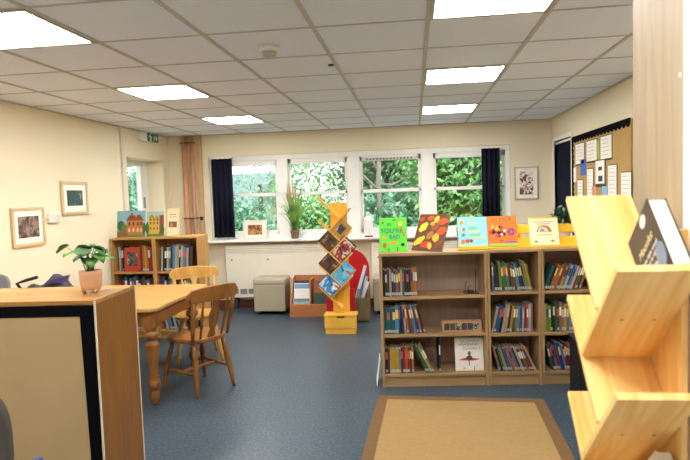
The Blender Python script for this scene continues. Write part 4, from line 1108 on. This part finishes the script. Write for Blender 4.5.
# ------------------------------------------------------------------ outside
G = leaf_mat('lawn', '#4a6a34', '#648545', '#7f9c5a', .9)
struct(MB().box(-30, 30, YW+.26, 45, -.4, -.3).add([(-30, -20, -.3), (XL-.35, -20, -.3), (XL-.35, YW+.3, -.3), (-30, YW+.3, -.3)], [(0, 1, 2, 3)], 1).build('ground', [G, plain('#b9b2a4', .9, .1)]))  # pale strip on the left is added to bounce light onto the ceiling
def shrub(label, x, y, z0, rx, ry, rz, n, mat, ls=.075, seed=0, trunk=True, core=.72, cat='shrub', name='shrub'):
    rnd = random.Random(seed)
    t = thing(name, label, cat, (x, y, -.3), 0)
    m2 = MB()
    vs, fs = [], []
    for k in range(n):
        th = rnd.uniform(0, 2*PI); ph = math.acos(rnd.uniform(-1, 1)); rr = rnd.uniform(.78, 1.02) if rnd.random() < .75 else rnd.uniform(.5, .85)
        lump = 1+.14*math.sin(3*th+seed)*math.sin(4*ph)+.1*math.sin(7*th+2*seed)
        c = Vector((rx*math.sin(ph)*math.cos(th)*rr*lump, ry*math.sin(ph)*math.sin(th)*rr*lump, z0+.3+rz*math.cos(ph)*rr*lump))
        if c.z < .02: continue
        R3 = Euler((rnd.uniform(-1.2, 1.2), rnd.uniform(-1.2, 1.2), rnd.uniform(0, 2*PI))).to_matrix()
        s = ls*rnd.uniform(.6, 1.3)
        o = len(vs)
        for p in ((-s, 0, 0), (0, -s*.45, s*.12), (s, 0, -s*.1), (0, s*.45, s*.12)): vs.append(c+R3 @ Vector(p))
        fs.append((o, o+1, o+2, o+3))
    m2.add(vs, fs)
    m2.build('foliage', mat, t)
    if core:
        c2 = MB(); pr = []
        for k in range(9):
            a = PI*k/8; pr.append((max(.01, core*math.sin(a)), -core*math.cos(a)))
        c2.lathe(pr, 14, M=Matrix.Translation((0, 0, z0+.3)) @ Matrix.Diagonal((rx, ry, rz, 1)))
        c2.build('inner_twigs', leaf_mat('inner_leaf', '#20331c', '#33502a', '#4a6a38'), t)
    if trunk:
        MB().tube([(0, 0, 0), (.04, 0, (z0+.3)*.5), (0, .03, z0+.2)], [.09, .07, .05], 8).build('trunk', plain('#5a4636', .9), t)
    return t
LG1 = leaf_mat('hedge_leaf_bright', '#4f8f44', '#86bd6e', '#c6e4b0')
LG2 = leaf_mat('hedge_leaf_mid', '#4a8466', '#7fb694', '#bfe0c8')
LG3 = leaf_mat('hedge_leaf_dark', '#2f4c34', '#5c8058', '#9cb88e')
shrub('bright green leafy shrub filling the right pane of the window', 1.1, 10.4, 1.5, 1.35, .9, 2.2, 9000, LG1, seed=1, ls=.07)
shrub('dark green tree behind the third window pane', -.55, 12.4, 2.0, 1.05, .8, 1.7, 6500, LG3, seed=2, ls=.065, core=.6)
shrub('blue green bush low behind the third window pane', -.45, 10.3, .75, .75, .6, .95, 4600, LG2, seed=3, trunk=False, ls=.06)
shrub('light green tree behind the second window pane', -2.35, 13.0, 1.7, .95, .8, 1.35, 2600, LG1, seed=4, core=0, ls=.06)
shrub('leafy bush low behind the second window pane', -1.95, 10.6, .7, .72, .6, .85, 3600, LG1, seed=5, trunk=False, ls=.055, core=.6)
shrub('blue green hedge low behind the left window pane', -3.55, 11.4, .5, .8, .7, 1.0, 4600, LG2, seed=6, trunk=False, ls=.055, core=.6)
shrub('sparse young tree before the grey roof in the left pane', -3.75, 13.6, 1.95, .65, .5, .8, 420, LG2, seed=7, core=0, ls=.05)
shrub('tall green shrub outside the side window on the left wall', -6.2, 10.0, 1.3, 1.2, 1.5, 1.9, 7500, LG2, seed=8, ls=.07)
# bare branches in front of the dark tree
t = thing('bare_tree', 'slim grey tree with bare forked branches behind the third pane', 'tree', (-.62, 10.0, -.3))
BK = plain('#8f8478', .9)
MB().tube([(0, 0, 0), (.05, .02, 1.2), (.0, .0, 2.0), (.08, .03, 3.2)], [.06, .05, .045, .03], 8).build('trunk', BK, t)
for pts in ([(0, 0, 1.9), (-.3, .05, 2.2), (-.5, .1, 2.5)], [(0, 0, 2.0), (.25, 0, 1.98), (.6, .1, 2.15)], [(.03, 0, 2.4), (.3, .05, 2.5), (.5, .1, 2.8)], [(.02, 0, 2.2), (-.2, 0, 2.6), (-.25, 0, 3.0)]):
    MB().tube(pts, [.03, .02, .012], 6).build('branch', BK, t)
# garden shed with grey roof behind the left pane
t = thing('garden_building', 'low building with a grey green roof seen through the left pane', 'building', (-7.0, 16.5, -.3))
MB().box(-2.3, 2.3, 0, 3.5, 0, 1.65).build('wall', plain('#b8b3a5', .8), t)
MB().prism([(-.4, 1.55), (-.4, 1.66), (1.75, 2.62), (3.9, 1.66), (3.9, 1.55)], -2.5, 2.5, 'x').build('roof', plain('#74877f', .7, .2, var=.12, scale=8), t)
MB().box(-1, -.2, -.02, 0, .5, 1.5).build('window', DARKGREY, t)

# ------------------------------------------------------------------ light, world, camera
wd = bpy.data.worlds.new('sky'); SC.world = wd; wd.use_nodes = True
nt = wd.node_tree; bg = nt.nodes['Background']
tc = nt.nodes.new('ShaderNodeTexCoord'); sx = nt.nodes.new('ShaderNodeSeparateXYZ'); rp = nt.nodes.new('ShaderNodeValToRGB')
rp.color_ramp.elements[0].color = (.95, .97, 1, 1); rp.color_ramp.elements[1].color = (.62, .78, 1, 1)
nt.links.new(tc.outputs['Generated'], sx.inputs[0]); nt.links.new(sx.outputs['Z'], rp.inputs[0]); nt.links.new(rp.outputs[0], bg.inputs[0])
bg.inputs[1].default_value = 2.4
sl = bpy.data.lights.new('sun', 'SUN'); sl.energy = 4.5; sl.angle = .03; sl.color = (1, .95, .86)
so = bpy.data.objects.new('sun', sl); COL.objects.link(so)
so.rotation_euler = Vector((-.35, .75, -.9)).to_track_quat('-Z', 'Y').to_euler()

cd = bpy.data.cameras.new('camera'); co = bpy.data.objects.new('camera', cd); COL.objects.link(co)
cd.sensor_width = 36; cd.lens = F_PX/690*36; cd.clip_start = .05; cd.clip_end = 200
cd.dof.use_dof = True; cd.dof.focus_distance = 5.2; cd.dof.aperture_fstop = 5.0
M = Matrix((RX, UX, -FX)).transposed().to_4x4(); M.translation = (0, 0, EYE)
co.matrix_world = M
SC.camera = co
SC.view_settings.view_transform = 'Standard'; SC.view_settings.look = 'None'; SC.view_settings.gamma = 1
SC.view_settings.exposure = 0.15
SC.cycles.use_denoising = True
SC.cycles.max_bounces = 14; SC.cycles.diffuse_bounces = 12; SC.cycles.transparent_max_bounces = 16
SC.cycles.sample_clamp_indirect = 8
